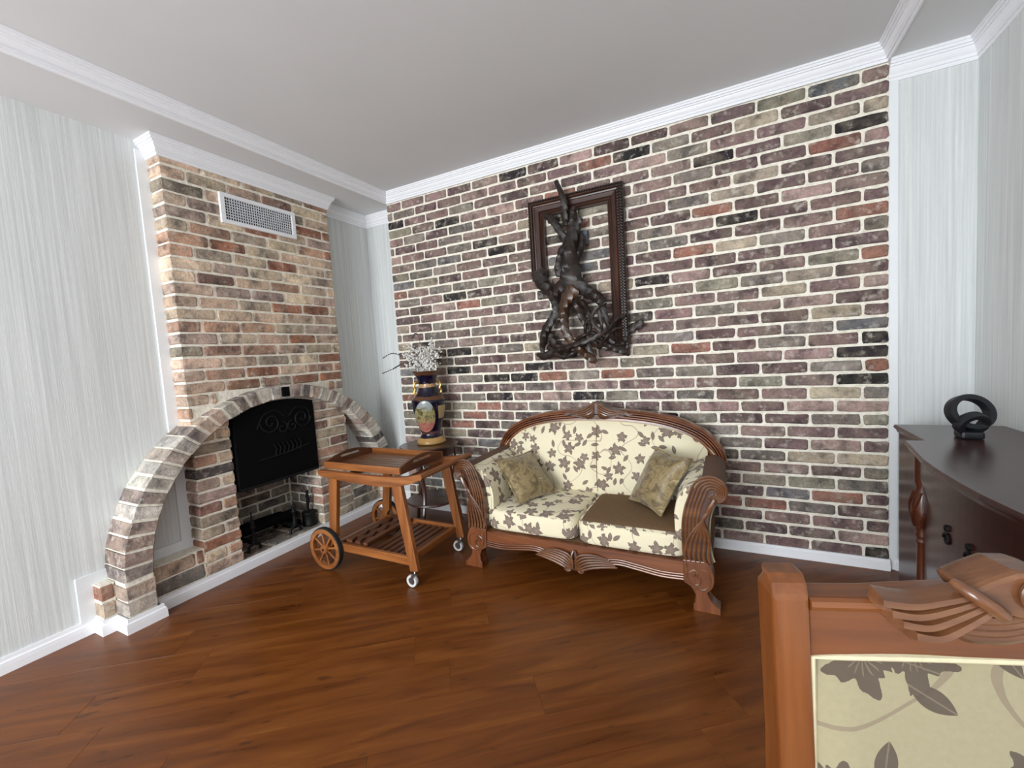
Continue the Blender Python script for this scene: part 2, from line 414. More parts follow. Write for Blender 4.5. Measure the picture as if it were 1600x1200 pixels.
# oval medallion: centre faces the room
a0 = math.radians(-48)
u = math_(nt, 'ADD', math_(nt, 'MULTIPLY', sx.outputs[0], -math.sin(a0)), math_(nt, 'MULTIPLY', sx.outputs[1], math.cos(a0)))
fr = math_(nt, 'ADD', math_(nt, 'MULTIPLY', sx.outputs[0], math.cos(a0)), math_(nt, 'MULTIPLY', sx.outputs[1], math.sin(a0)))
eu = math_(nt, 'DIVIDE', math_(nt, 'ADD', u, .040), .075); ez = math_(nt, 'DIVIDE', math_(nt, 'SUBTRACT', sx.outputs[2], .222), .125)
e = math_(nt, 'ADD', math_(nt, 'MULTIPLY', eu, eu), math_(nt, 'MULTIPLY', ez, ez))
inm = math_(nt, 'MULTIPLY', math_(nt, 'LESS_THAN', e, 1.0), math_(nt, 'GREATER_THAN', fr, 0.0)); rim = math_(nt, 'MULTIPLY', math_(nt, 'LESS_THAN', e, 1.14), math_(nt, 'GREATER_THAN', fr, 0.0))
n2 = N(nt, 'ShaderNodeTexNoise', i_Scale=36.0, i_Detail=3.0, i_Distortion=.5); nt.links.new(tc.outputs['Object'], n2.inputs['Vector'])
scn = ramp(nt, [(.3, C(56, 54, 38)), (.45, C(126, 116, 78)), (.55, C(160, 148, 104)), (.68, C(90, 94, 66))], n2.outputs[0])
lo = ramp(nt, [(.15, C(190, 110, 110)), (.2, C(190, 110, 110)), (.27, (0, 0, 0, 1))], sx.outputs[2])
zw = math_(nt, 'ADD', sx.outputs[2], math_(nt, 'MULTIPLY', math_(nt, 'SUBTRACT', n2.outputs[0], .5), .14))
topc = ramp(nt, [(.27, (0, 0, 0, 1)), (.30, (1, 1, 1, 1))], zw).outputs[0]; bot = ramp(nt, [(.16, (1, 1, 1, 1)), (.20, (0, 0, 0, 1))], zw).outputs[0]
pic = mix(nt, scn.outputs[0], C(150, 164, 172), math_(nt, 'MULTIPLY', topc, .7)); pic = mix(nt, pic, C(176, 92, 92), math_(nt, 'MULTIPLY', bot, .7))
c = mix(nt, body.outputs[0], C(40, 26, 20), rim); c = mix(nt, c, pic, inm)
sidem = math_(nt, 'MULTIPLY', math_(nt, 'GREATER_THAN', u, .06), math_(nt, 'MULTIPLY', math_(nt, 'GREATER_THAN', sx.outputs[2], .2), math_(nt, 'LESS_THAN', sx.outputs[2], .3)))
c = mix(nt, c, C(176, 150, 104), sidem)
nt.links.new(c, b.inputs['Base Color'])
MAT['vase'] = m

# ------------------------------------------------------------------ room constants
XR, YF = 4.045, -6.40                 # right wall, wall behind the camera
XB0, XB1 = 0.398, 3.712               # brick wall ends
ZS, ZC = 2.635, 2.715                 # soffit, tray ceiling
CH_X, CH_Y0, CH_Y1 = 0.130, -1.535, -0.394   # chimney breast
AYC, AZC = -0.95, 0.25                # arch centre
AI, AO = (0.86, 0.84), (0.992, 0.93)  # inner / outer half axes
AX = 0.205
FB0, FB1 = -1.31, -0.69               # firebox opening

# ------------------------------------------------------------------ floor
b = MB(); b.box(-.3, XR+.1, YF-.1, .3, -.08, -.012)
floor = b.build('floor', MAT['under']); tag(floor, 'warm brown laminate floor laid on the diagonal', kind='structure')
def clip(poly, x0, x1, y0, y1):
    def cut(P, ins, inter):
        out = []
        for i in range(len(P)):
            a, c = P[i-1], P[i]
            if ins(c):
                if not ins(a): out.append(inter(a, c))
                out.append(c)
            elif ins(a): out.append(inter(a, c))
        return out
    def ix(v): return lambda a, c: (v, a[1]+(c[1]-a[1])*(v-a[0])/(c[0]-a[0]))
    def iy(v): return lambda a, c: (a[0]+(c[0]-a[0])*(v-a[1])/(c[1]-a[1]), v)
    for ins, it in ((lambda p: p[0] >= x0, ix(x0)), (lambda p: p[0] <= x1, ix(x1)), (lambda p: p[1] >= y0, iy(y0)), (lambda p: p[1] <= y1, iy(y1))):
        if poly: poly = cut(poly, ins, it)
    return poly
FA = math.radians(38); PW, PLN = .192, 1.29
ca, sa = math.cos(FA), math.sin(FA)
for i in range(-50, 45):
    sh = rnd.random()*PLN
    for j in range(-9, 9):
        u0, v0 = j*PLN+sh, i*PW
        g_ = .0003
        q = [(u0+g_, v0+g_), (u0+PLN-g_, v0+g_), (u0+PLN-g_, v0+PW-g_), (u0+g_, v0+PW-g_)]
        wq = [(u*ca-v*sa, u*sa+v*ca) for u, v in q]
        P = clip(wq, .001, XR-.001, YF+.001, .149)
        if len(P) < 3: continue
        ar = abs(sum(P[k-1][0]*P[k][1]-P[k][0]*P[k-1][1] for k in range(len(P))))/2
        if ar < 2e-4: continue
        c0 = ((u0+PLN/2)*ca-(v0+PW/2)*sa, (u0+PLN/2)*sa+(v0+PW/2)*ca)
        L = [((x-c0[0])*ca+(y-c0[1])*sa, -(x-c0[0])*sa+(y-c0[1])*ca) for x, y in P]
        # slightly eased edge all round
        cx_ = sum(p[0] for p in L)/len(L); cy_ = sum(p[1] for p in L)/len(L)
        def ins(p, d): 
            dx, dy = cx_-p[0], cy_-p[1]; n = math.hypot(dx, dy) or 1
            return (p[0]+dx/n*d, p[1]+dy/n*d)
        mbp = MB()
        mbp.rings([[(x, y, -.012) for x, y in L], [(x, y, -.0004) for x, y in L], [ins(p, .0008)+(0.0,) for p in L]])
        o = mbp.build('plank', MAT['floor'], None, local=True)
        o.parent = floor; o.location = Vector((c0[0], c0[1], 0)) - floor.location; o.rotation_euler = (0, 0, FA)

# ------------------------------------------------------------------ ceiling with raised tray
b = MB(); b.box(-.3, XR+.15, YF-.15, .3, ZC, ZC+.1)
ceil = b.build('ceiling', MAT['ceil']); tag(ceil, 'plain grey-white ceiling with a raised middle', kind='structure')
MB().box(0, XB0, YF, .15, ZS, ZC).build('soffit', MAT['ceil'], ceil)
MB().box(XB1, XR, YF, .02, ZS, ZC).build('soffit', MAT['ceil'], ceil)

# ------------------------------------------------------------------ walls
b = MB(); b.box(-.15, 0, YF-.15, FB0-.02, 0, ZC); b.box(-.15, 0, FB1+.02, .3, 0, ZC); b.box(-.15, 0, FB0-.02, FB1+.02, 1.12, ZC)
wl = b.build('wall_left', MAT['wallpaper']); tag(wl, 'left wall in pale striped wallpaper', kind='structure')
b = MB(); b.box(XR, XR+.15, YF-.15, .3, 0, ZC); tag(b.build('wall_right', MAT['wallpaper']), 'right wall in pale striped wallpaper behind the sideboard', kind='structure')
b = MB(); b.box(0, XB0+.05, .15, .3, 0, ZS+.02); b.box(XB1-.001, XR, .02, .3, 0, ZS+.02)
wb = b.build('wall_back_papered', MAT['wallpaper']); tag(wb, 'papered strips of the back wall at both ends of the brick', kind='structure')
MB().box(XB1, XB1+.04, .012, .022, .0, 2.54).build('flat_trim', MAT['panel'], wb)
# wall behind the camera with a wide window
WX0, WX1, WZ0, WZ1 = .2, 2.7, .40, 2.4
b = MB(); b.box(-.15, WX0, YF-.15, YF, 0, ZC); b.box(WX1, XR+.15, YF-.15, YF, 0, ZC); b.box(WX0, WX1, YF-.15, YF, 0, WZ0); b.box(WX0, WX1, YF-.15, YF, WZ1, ZC)
tag(b.build('wall_front', MAT['wallpaper']), 'papered wall with a wide window', kind='structure')
win = thing('window_1', (1.45, YF-.08, WZ0), 'wide white framed window', None, kind='structure')
for x in (WX0+.03, 1.03, 1.87, WX1-.03): MB().box(x-.03, x+.03, YF-.11, YF-.05, WZ0, WZ1).build('window_frame', MAT['white'], win)
for z in (WZ0+.03, WZ1-.03): MB().box(WX0+.06, WX1-.06, YF-.11, YF-.05, z-.03, z+.03).build('window_frame', MAT['white'], win)

# ------------------------------------------------------------------ mouldings
def crown(top, h, p):
    k = h/.1; q = p/.05
    pr = [(0, 0), (.05, 0), (.05, -.013), (.043, -.013), (.043, -.026), (.034, -.026), (.034, -.036), (.027, -.037), (.0255, -.046), (.022, -.055), (.017, -.063), (.011, -.069), (.011, -.072), (.0155, -.072), (.0155, -.083), (.008, -.083), (.008, -.1), (0, -.1)]
    return [(o*q, top+z*k) for o, z in pr]
tp = crown(ZC-.0005, .085, .052)
tag(MB().sweep([(XB0, YF), (XB0, 0), (XB1, 0), (XB1, YF)], tp).build('trim_1', MAT['white']), 'stepped white cornice round the raised ceiling', kind='structure')
tag(MB().sweep([(0, CH_Y0), (CH_X, CH_Y0), (CH_X, CH_Y1), (0, CH_Y1), (0, .15), (XB0+.02, .15)], crown(ZS-.0005, .1, .048)).build('trim_2', MAT['white']), 'white cornice wrapping the top of the brick chimney breast', kind='structure')
tag(MB().sweep([(XB1+.001, .02), (XR, .02), (XR, YF)], crown(ZS-.0005, .1, .048)).build('trim_3', MAT['white']), 'white cornice over the papered strip and right wall', kind='structure')
bp = [(0, .062), (.008, .062), (.009, .048), (.014, .044), (.015, .002), (.015, 0), (0, 0)]
tag(MB().sweep([(XB0, 0), (XB1+.004, 0)], bp).build('baseboard_back', MAT['white']), 'white baseboard under the brick wall', kind='structure')
bp2 = [(0, .075), (.007, .075), (.009, .058), (.014, .052), (.016, .034), (.017, 0), (0, 0)]
tag(MB().sweep([(0, YF), (0, -2.0), (.093, -2.0), (.093, -1.944), (AX+.003, -1.944), (AX+.003, -1.80), (CH_X+.002, -1.80), (CH_X+.002, -.10), (AX+.003, -.10), (AX+.003, .044), (.093, .044), (.093, .10), (0, .10), (0, .15), (XB0, .15)], bp2).build('baseboard_left', MAT['white']), 'white baseboard along the left wall, stepping round the fireplace', kind='structure')
tag(MB().sweep([(XB1+.03, .02), (XR, .02), (XR, YF)], bp).build('baseboard_right', MAT['white']), 'white baseboard along the right wall', kind='structure')
# flat white boards fixed on the left wall around the chimney breast
tr = thing('trim_4', (0, CH_Y0, 0), 'flat white boards edging the chimney breast and arch foot', None, kind='structure')
for y0, y1, z0, z1 in ((-1.588, CH_Y0+.03, .24, ZS-.05), (-2.062, -1.588, .24, .305), (-2.062, -1.998, .07, .24), (-.43, -.34, .24, .75), (-.34, .10, .24, .305)):
    MB().box(0, .012, y0, y1, z0, z1).build('board', MAT['panel'], tr, bevel=.0015, seg=1)

# ------------------------------------------------------------------ bricks
PAL_BACK = [((120, 92, 88), 20), ((134, 104, 98), 16), ((104, 80, 78), 13), ((134, 122, 110), 9), ((116, 106, 98), 10), ((154, 124, 116), 10), ((44, 40, 41), 7), ((166, 148, 124), 5), ((156, 96, 78), 6), ((134, 126, 108), 6), ((112, 110, 112), 3)]
PAL_CHIM = [((200, 166, 138), 18), ((184, 136, 108), 14), ((168, 104, 74), 10), ((186, 164, 134), 16), ((154, 138, 116), 9), ((134, 92, 78), 6), ((212, 184, 150), 15), ((80, 70, 68), 1), ((180, 150, 134), 7)]
PAL_ARCH = [((192, 184, 170), 16), ((176, 162, 146), 14), ((150, 132, 122), 8), ((180, 152, 134), 9), ((104, 96, 94), 4), ((160, 132, 118), 7), ((200, 192, 178), 10)]
PAL_FIRE = [((140, 126, 112), 10), ((158, 138, 120), 10), ((128, 106, 94), 6), ((110, 102, 94), 6)]
def pick(pal, r):
    t = r.random()*sum(w for _, w in pal)
    for c, w in pal:
        t -= w
        if t <= 0: break
    j = r.uniform(.9, 1.14); g_ = sum(c)/3
    return C(*[min(255, max(0, (k*.74+g_*.26)*j*1.02+r.uniform(-2, 2)+6)) for k in c])
def brick_rings(L, H, D, r):
    """irregular worn brick: u along, w up, d = depth behind the face"""
    hl, hh = L/2, H/2; j = lambda a: r.uniform(-a, a)
    cr = min(.008, hl*.4)
    o = [(-hl+cr, -hh), (-hl*.2+j(.02), -hh+j(.003)), (hl-cr, -hh), (hl, -hh+cr), (hl, hh-cr), (hl-cr, hh), (hl*.25+j(.02), hh+j(.003)), (-hl+cr, hh), (-hl, hh-cr), (-hl, -hh+cr)]
    o = [(u+j(.0025), w_+j(.0022)) for u, w_ in o]
    t = .006
    f = [(u*(1-t/hl), w_*(1-t/hh)) for u, w_ in o]
    return [[(u, w_, D) for u, w_ in o], [(u, w_, .005+j(.001)) for u, w_ in o], [(u, w_, j(.0018)) for u, w_ in f]]
def add_brick(parent, c, L, H, D, mapf, pal, r, name='brick', mb=None):
    R = brick_rings(L, H, D, r); col = pick(pal, r)
    if mb is not None:
        mb.col = col; mb.rings([[mapf(c[0]+u, c[1]+w_, d) for u, w_, d in q] for q in R]); return None
    m2 = MB(); m2.col = col
    m2.rings([[mapf(c[0]+u, c[1]+w_, d) for u, w_, d in q] for q in R])
    return m2.build(name, MAT['brick'], parent, loc=mapf(c[0], c[1], 0))

# ---- back wall
b = MB(); b.box(XB0, XB1, .006, .3, 0, ZS+.02)
wbk = b.build('wall_back', MAT['mortar']); tag(wbk, 'feature wall of old reclaimed brick with wide cream joints', kind='structure')
CRS, JT, PIT = .0737, .0135, .235
lst = []
row = 0; z = .056
while z < 2.60:
    x = XB1; first = True
    while x > XB0+.02:
        Lp = PIT + rnd.uniform(-.010, .010)
        if first: Lp = .110+rnd.uniform(-.01, .01) if row % 2 == 0 else PIT-.008
        x0 = max(XB0, x-Lp)
        if x0 - XB0 < .035: x0 = XB0
        a0_, a1_ = x0 + (0 if x0 == XB0 else JT/2), x - (0 if first else JT/2)
        h = min(CRS-JT, 2.628-z)
        if h > .015 and a1_-a0_ > .02: lst.append(((a0_+a1_)/2, z+h/2+JT/2*0, a1_-a0_, h+rnd.uniform(-.003, .002)))
        x = x0; first = False
    z += CRS; row += 1
def vis(e):
    x, z_, L, H = e
    d = Vector((x, 0, z_))-CAM
    s = L*H*(d.y/d.length)/d.length_squared
    if 1.62 < x < 2.80 and z_ < .72: s *= .01
    if 2.10-.62 < x < 2.93 and z_ < .5: s *= .05
    return -s
lst.sort(key=vis)
mapb = lambda u, w_, d: (u, d, w_)
stuff = MB()
for i, (x, z_, L, H) in enumerate(lst):
    rr = random.Random(1000+i)
    add_brick(wbk, (x, z_), L, H, .02, mapb, PAL_BACK, rr, mb=None if i < 300 else stuff)
stuff.col = None
o = stuff.build('brick_rest', MAT['brick'], wbk); o['kind'] = 'stuff'

# ---- fireplace
fp = thing('fireplace', (0, AYC, 0), 'brick fireplace with a wide free-standing arch and black metal hood', 'fireplace')
def ell(ax, t): return (AYC + ax[0]*math.cos(t), AZC + ax[1]*math.sin(t))
b = MB()
b.box(.0, CH_X-.006, CH_Y0+.010, FB0-.008, 0, 1.0); b.box(.0, CH_X-.006, FB1+.008, CH_Y1-.010, 0, 1.0); b.box(.0, CH_X-.006, CH_Y0+.010, CH_Y1-.010, 1.0, ZS-.02)
b.box(.0, CH_X-.006, -1.805, CH_Y0+.004, 0, .25); b.box(.0, CH_X-.006, CH_Y1-.004, -.09, 0, .25)
chim = b.build('chimney_breast', MAT['mortar'], fp)
mapc = lambda u, w_, d: (CH_X-d, u, w_)
def oz(y):   # outer arch height at y
    q = 1-((y-AYC)/(AO[0]+.006))**2
    return AZC + (AO[1]+.006)*math.sqrt(q) if q > 0 else 0
rr = random.Random(55); z = .075; row = 0
while z < 2.55:
    h = min(CRS-JT, 2.545-z)
    if h < .012: break
    zt, zb_ = z+h, z
    cuts = [CH_Y0]
    y = CH_Y0 + (.222 if row % 2 else .125)
    while y < CH_Y1-.05: cuts.append(y+rr.uniform(-.008, .008)); y += PIT
    cuts.append(CH_Y1)
    for k in range(len(cuts)-1):
        a0_ = cuts[k] + (JT/2 if k else 0); a1_ = cuts[k+1] - (JT/2 if k < len(cuts)-2 else 0)
        if zb_ > 1.185: segs = [(a0_, a1_)]
        elif zt < .99 or True:
            segs = []
            # pillars below the arch
            for p0, p1 in ((CH_Y0, FB0), (FB1, CH_Y1)):
                pass
            # spandrels above the arch
            q0, q1 = a0_, a1_
            lim = AYC - (AO[0]+.012)*math.sqrt(max(0, 1-((zb_-AZC)/(AO[1]+.012))**2)) if zb_ < AZC+AO[1] else AYC
            lim2 = 2*AYC - lim
            if zb_ > .98:
                if q0 < lim: segs.append((q0, min(q1, lim)))
                if q1 > lim2: segs.append((max(q0, lim2), q1))
        for s0, s1 in segs:
            if s1-s0 > .018: add_brick(chim, ((s0+s1)/2, z+h/2), s1-s0, h, .124 if (s0 == CH_Y0 or s1 == CH_Y1) else .03, mapc, PAL_CHIM, rr)
    if zt < 1.04:
        for side, (p0, p1) in enumerate(((CH_Y0, FB0), (FB1, CH_Y1))):
            wd = p1-p0
            if row % 2 == side: pcs = [(p0, p1)]
            else:
                sp = p0 + wd*(.6 if side == 0 else .4); pcs = [(p0, sp-JT/2), (sp+JT/2, p1)]
            for s0, s1 in pcs: add_brick(chim, ((s0+s1)/2, z+h/2), s1-s0, h, .124, mapc, PAL_CHIM, rr)
    if row < 2:
        hp = .075 if row else .078
        for p0, p1 in ((-1.80, CH_Y0), (CH_Y1, -.10)):
            cs = [p0, p0+.17+.05*row, p1] if row else [p0, p1]
            zb2 = .08 + row*.09
            for k in range(len(cs)-1): add_brick(chim, ((cs[k]+cs[k+1])/2, zb2+hp/2), cs[k+1]-cs[k]-JT, hp, .1, mapc, PAL_FIRE+PAL_CHIM[:4], rr)
    z += CRS; row += 1
# arch ring: mortar core and one brick after another
b = MB(); R = []
NS = 60
legs = [(-1, .06), (1, .06)]
path = [(PI, .06)] + [(PI-PI*i/NS, None) for i in range(NS+1)] + [(0, .06)]
for t, zz_ in path:
    yi, zi = ell((AI[0]+.006, AI[1]+.006), t); yo, zo = ell((AO[0]-.006, AO[1]-.006), t)
    if zz_ is not None: zi = zo = zz_
    R.append([(0, yi, zi), (AX-.007, yi, zi), (AX-.007, yo, zo), (0, yo, zo)])
b.rings(R); arch = b.build('arch', MAT['mortar'], fp)
def arch_brick(q_in0, q_in1, q_out0, q_out1, r):
    """four (y,z) corners of the front face"""
    P = [Vector(q) for q in (q_in0, q_in1, q_out1, q_out0)]
    P = [p + Vector((r.uniform(-.003, .003), r.uniform(-.003, .003))) for p in P]
    cc = sum(P, Vector((0, 0)))/4
    f = [p + (cc-p).normalized()*.009 for p in P]
    m2 = MB(); m2.col = pick(PAL_ARCH, r)
    j = lambda: r.uniform(-.002, .002)
    m2.rings([[(.001, p.x, p.y) for p in P], [(AX-.010, p.x, p.y) for p in P], [(AX-.003+j(), (p.x+g.x)/2, (p.y+g.y)/2) for p, g in zip(P, f)], [(AX+.001+j(), g.x, g.y) for g in f]])
    return m2.build('arch_brick', MAT['brick'], arch, loc=(AX, cc.x, cc.y), bevel=0)
rr = random.Random(21); NB = 37
for i in range(NB):
    t0 = PI - PI*(i+.09)/NB; t1 = PI - PI*(i+.91)/NB
    arch_brick(ell(AI, t0), ell(AI, t1), ell(AO, t0), ell(AO, t1), rr)
for sgn in (-1, 1):
    for k in range(2):
        z0 = .078+k*.083; z1 = z0+.070
        arch_brick((AYC+sgn*AI[0], z0), (AYC+sgn*AI[0], z1), (AYC+sgn*AO[0], z0), (AYC+sgn*AO[0], z1), rr)
    ya, yb = sorted((AYC+sgn*AO[0], AYC+sgn*(AO[0]+.056)))
    MB().box(0, .086, ya, yb-.002*0, .06, .25).build('arch_foot', MAT['mortar'], fp)
    for k in range(2):
        z0 = .080+k*.088
        m2 = MB(); m2.col = pick(PAL_CHIM, rr); m2.box(.002, .092, ya+(-.003 if sgn < 0 else .004), yb-(.004 if sgn < 0 else -.003), z0, z0+.076)
        m2.build('arch_brick', MAT['brick'], arch, loc=(.09, (ya+yb)/2, z0+.038), bevel=.006, seg=1)
tk = PI/2
MB().box(AX-.02, AX+.006, -.985, -.930, 1.100, 1.168).build('damper_plate', MAT['soot'], fp, bevel=.002, seg=1)
# firebox lining
b = MB(); XK = -.25
b.box(XK-.08, XK, FB0-.06, FB1+.06, 0, 1.1); b.box(XK-.02, .0, FB0-.08, FB0-.006, 0, 1.1); b.box(XK-.02, .0, FB1+.006, FB1+.08, 0, 1.1); b.box(XK-.02, CH_X-.01, FB0-.006, FB1+.006, 0, .068); b.box(XK-.02, .12, FB0-.006, FB1+.006, 1.02, 1.1)
fb = b.build('firebox', MAT['mortar'], fp)
rr = random.Random(5); z = .075; row = 0
while z < .62:
    ys = [FB0] + [FB0 + (.22 if row % 2 else .11) + .235*k for k in range(3)]; ys = [y for y in ys if y < FB1-.03] + [FB1]
    for k in range(len(ys)-1): add_brick(fb, ((ys[k]+ys[k+1])/2, z+.03), ys[k+1]-ys[k]-JT, .061, .012, lambda u, w_, d: (XK+.006-d, u, w_), PAL_FIRE, rr)
    xs = [XK] + [XK + (.21 if row % 2 else .1) + .235*k for k in range(2)]; xs = [x for x in xs if x < .03] + [.006]
    for k in range(len(xs)-1): add_brick(fb, ((xs[k]+xs[k+1])/2, z+.03), xs[k+1]-xs[k]-JT, .061, .012, lambda u, w_, d: (u, FB1+d, w_), PAL_FIRE, rr)
    for k in range(len(xs)-1): add_brick(fb, ((xs[k]+xs[k+1])/2, z+.03), xs[k+1]-xs[k]-JT, .061, .012, lambda u, w_, d: (u, FB0-d, w_), PAL_FIRE, rr)
    z += CRS; row += 1
for i in range(3):
    for k in range(3):
        y0 = FB0+.005+k*.205; x0 = XK+.01+i*.12
        add_brick(fb, (x0+.055, y0+.1), .108, .195, .012, lambda u, w_, d: (u, w_, .074-d), PAL_FIRE, rr)
# hood
pts = [(FB0+.012, .515), (FB1-.012, .515)]
top = []
for i in range(13):
    y = FB1-.012 - (FB1-FB0-.024)*i/12; top.append((y, AZC + (AI[1]-.012)*math.sqrt(1-((y-AYC)/AI[0])**2)))
b = MB(); b.prism(pts + top, .085, .142, 'yz')
hood = b.build('hood', MAT['soot'], fp, bevel=.003, seg=1)
b = MB(); b.tube([(.142, FB0+.02, .525), (.148, AYC, .525), (.142, FB1-.02, .525)], .009, 6); b.build('hood_rim', MAT['iron'], hood)
def spiral(c, r0, r1, a0_, a1_, n=24, ax='yz', d=.146):
    out = []
    for i in range(n+1):
        t = i/n; r_ = r0+(r1-r0)*t; a = a0_+(a1_-a0_)*t
        out.append((d, c[0]+r_*math.cos(a), c[1]+r_*math.sin(a)))
    return out
for s_ in (-1, 1):
    b = MB()
    b.tube(spiral((AYC+s_*.12+.02, .93), .075, .012, (PI if s_ < 0 else 0), (PI if s_ < 0 else 0)+s_*-9), .0055, 6)
    b.tube(spiral((AYC+s_*.04+.02, .88), .045, .01, PI/2, PI/2+s_*7), .0045, 6)
    b.tube(spline([(.146, AYC+.02+s_*.02, .96), (.146, AYC+.02+s_*.08, 1.01), (.146, AYC+.02+s_*.17, .985), (.146, AYC+s_*.2, .90)], 6), .0045, 6)
    b.build('scroll', MAT['iron'], hood)
b = MB()
for k in range(7):
    y = AYC-.09+k*.032; b.tube([(.146, y, .70), (.147, y+.012, .745), (.146, y-.006, .78)], .005, 5)
b.tube([(.146, AYC-.2, .69), (.148, AYC, .70), (.146, AYC+.18, .725)], .005, 6)
b.build('scroll', MAT['iron'], hood)
# iron dogs, basket and tools standing on the hearth
def andiron(y, lab, s=1.0):
    t = thing('andiron', (.02, y, .075), lab, 'andiron', 'black iron andirons in the hearth')
    b = MB(); b.tube([(.06, y-.045, .075), (.06, y-.035, .11), (.06, y, .13), (.06, y+.035, .11), (.06, y+.045, .075)], .011, 6); b.build('foot', MAT['iron'], t, smooth=True)
    b = MB(); b.lathe([(.012, .12), (.018, .15), (.010, .17), (.010, .22), (.02, .235), (.013, .25), (.018, .27), (.006, .29), (.003, .325*s)], (.06, y, 0), 10); b.build('finial', MAT['iron'], t, smooth=True)
    b = MB(); b.bar((.06, y, .13), (-.18, y, .13), .02, .02); b.bar((-.17, y, .13), (-.17, y, .075), .02, .02, (0, 1, 0)); b.build('log_bar', MAT['iron'], t)
andiron(-1.20, 'black iron andiron at the left end of the hearth', 1.06)
andiron(-.89, 'black iron andiron in the middle of the hearth', .98)
lg = MB(); lg.tube([(-.07, -1.27, .180), (-.065, -1.1, .184), (-.06, -.95, .180), (-.06, -.80, .184)], [.036, .038, .036, .033], 10)
tag(lg.build('fire_log', MAT['soot'], smooth=True), 'charred log lying across the andirons', 'log')
lg = MB(); lg.tube([(-.15, -1.25, .174), (-.14, -1.05, .178), (-.14, -.86, .173)], [.03, .032, .028], 10)
tag(lg.build('fire_log', MAT['soot'], smooth=True), 'charred log at the back of the hearth', 'log')
t = thing('tool_stand', (.03, -.745, .075), 'black fire tool stand with a small standing figure at the right of the hearth', 'fire tools')
MB().lathe([(.055, .076), (.06, .085), (.05, .1), (.05, .16), (.056, .17), (.05, .18), (.0, .181)], (.03, -.745, 0), 14).build('base', MAT['iron'], t, smooth=True)
b = MB(); b.tube([(.03, -.745, .17), (.03, -.75, .22), (.03, -.742, .27), (.03, -.745, .31), (.03, -.745, .345)], [.012, .010, .016, .009, .012], 8)
b.tube([(.03, -.745, .285), (.035, -.765, .30), (.035, -.757, .325)], .004, 5); b.tube([(.03, -.745, .285), (.035, -.72, .28), (.035, -.716, .30)], .004, 5)
b.build('figure', MAT['iron'], t, smooth=True)
t = thing('fire_basket', (-.06, -.82, .075), 'low black iron box beside the fire tools', 'basket')
b = MB(); b.box(-.14, -.01, -.86, -.79, .076, .128); b.build('basket_body', MAT['soot'], t, bevel=.004)
b = MB(); b.tube([(-.02, -.86, .125), (-.015, -.825, .14), (-.02, -.79, .125)], .004, 6); b.build('handle', MAT['iron'], t)

# ------------------------------------------------------------------ vent grille
vt = thing('air_vent', (CH_X, -.966, 2.24), 'white framed air vent grille high on the chimney breast', 'vent')
y0, y1, z0, z1 = -1.228, -.703, 2.240, 2.430; fwd = .03
b = MB()
for a in ((y0, y1, z0, z0+fwd*.85), (y0, y1, z1-fwd*.85, z1), (y0, y0+fwd, z0+fwd*.85, z1-fwd*.85), (y1-fwd, y1, z0+fwd*.85, z1-fwd*.85)): b.box(CH_X-.002, CH_X+.016, *a)
b.build('frame', MAT['white'], vt, bevel=.002, seg=1)
MB().box(CH_X-.003, CH_X+.002, y0+fwd, y1-fwd, z0+fwd*.85, z1-fwd*.85).build('duct', MAT['dark'], vt)
for k in range(1, 29):
    y = y0+fwd+(y1-y0-2*fwd)*k/29; MB().box(CH_X+.003, CH_X+.009, y-.0022, y+.0022, z0+.025, z1-.025).build('vent_bar', MAT['grille'], vt)
for k in range(1, 8):
    zq = z0+.0255+(z1-z0-.051)*k/8; MB().box(CH_X+.007, CH_X+.013, y0+fwd, y1-fwd, zq-.0022, zq+.0022).build('vent_bar', MAT['grille'], vt)

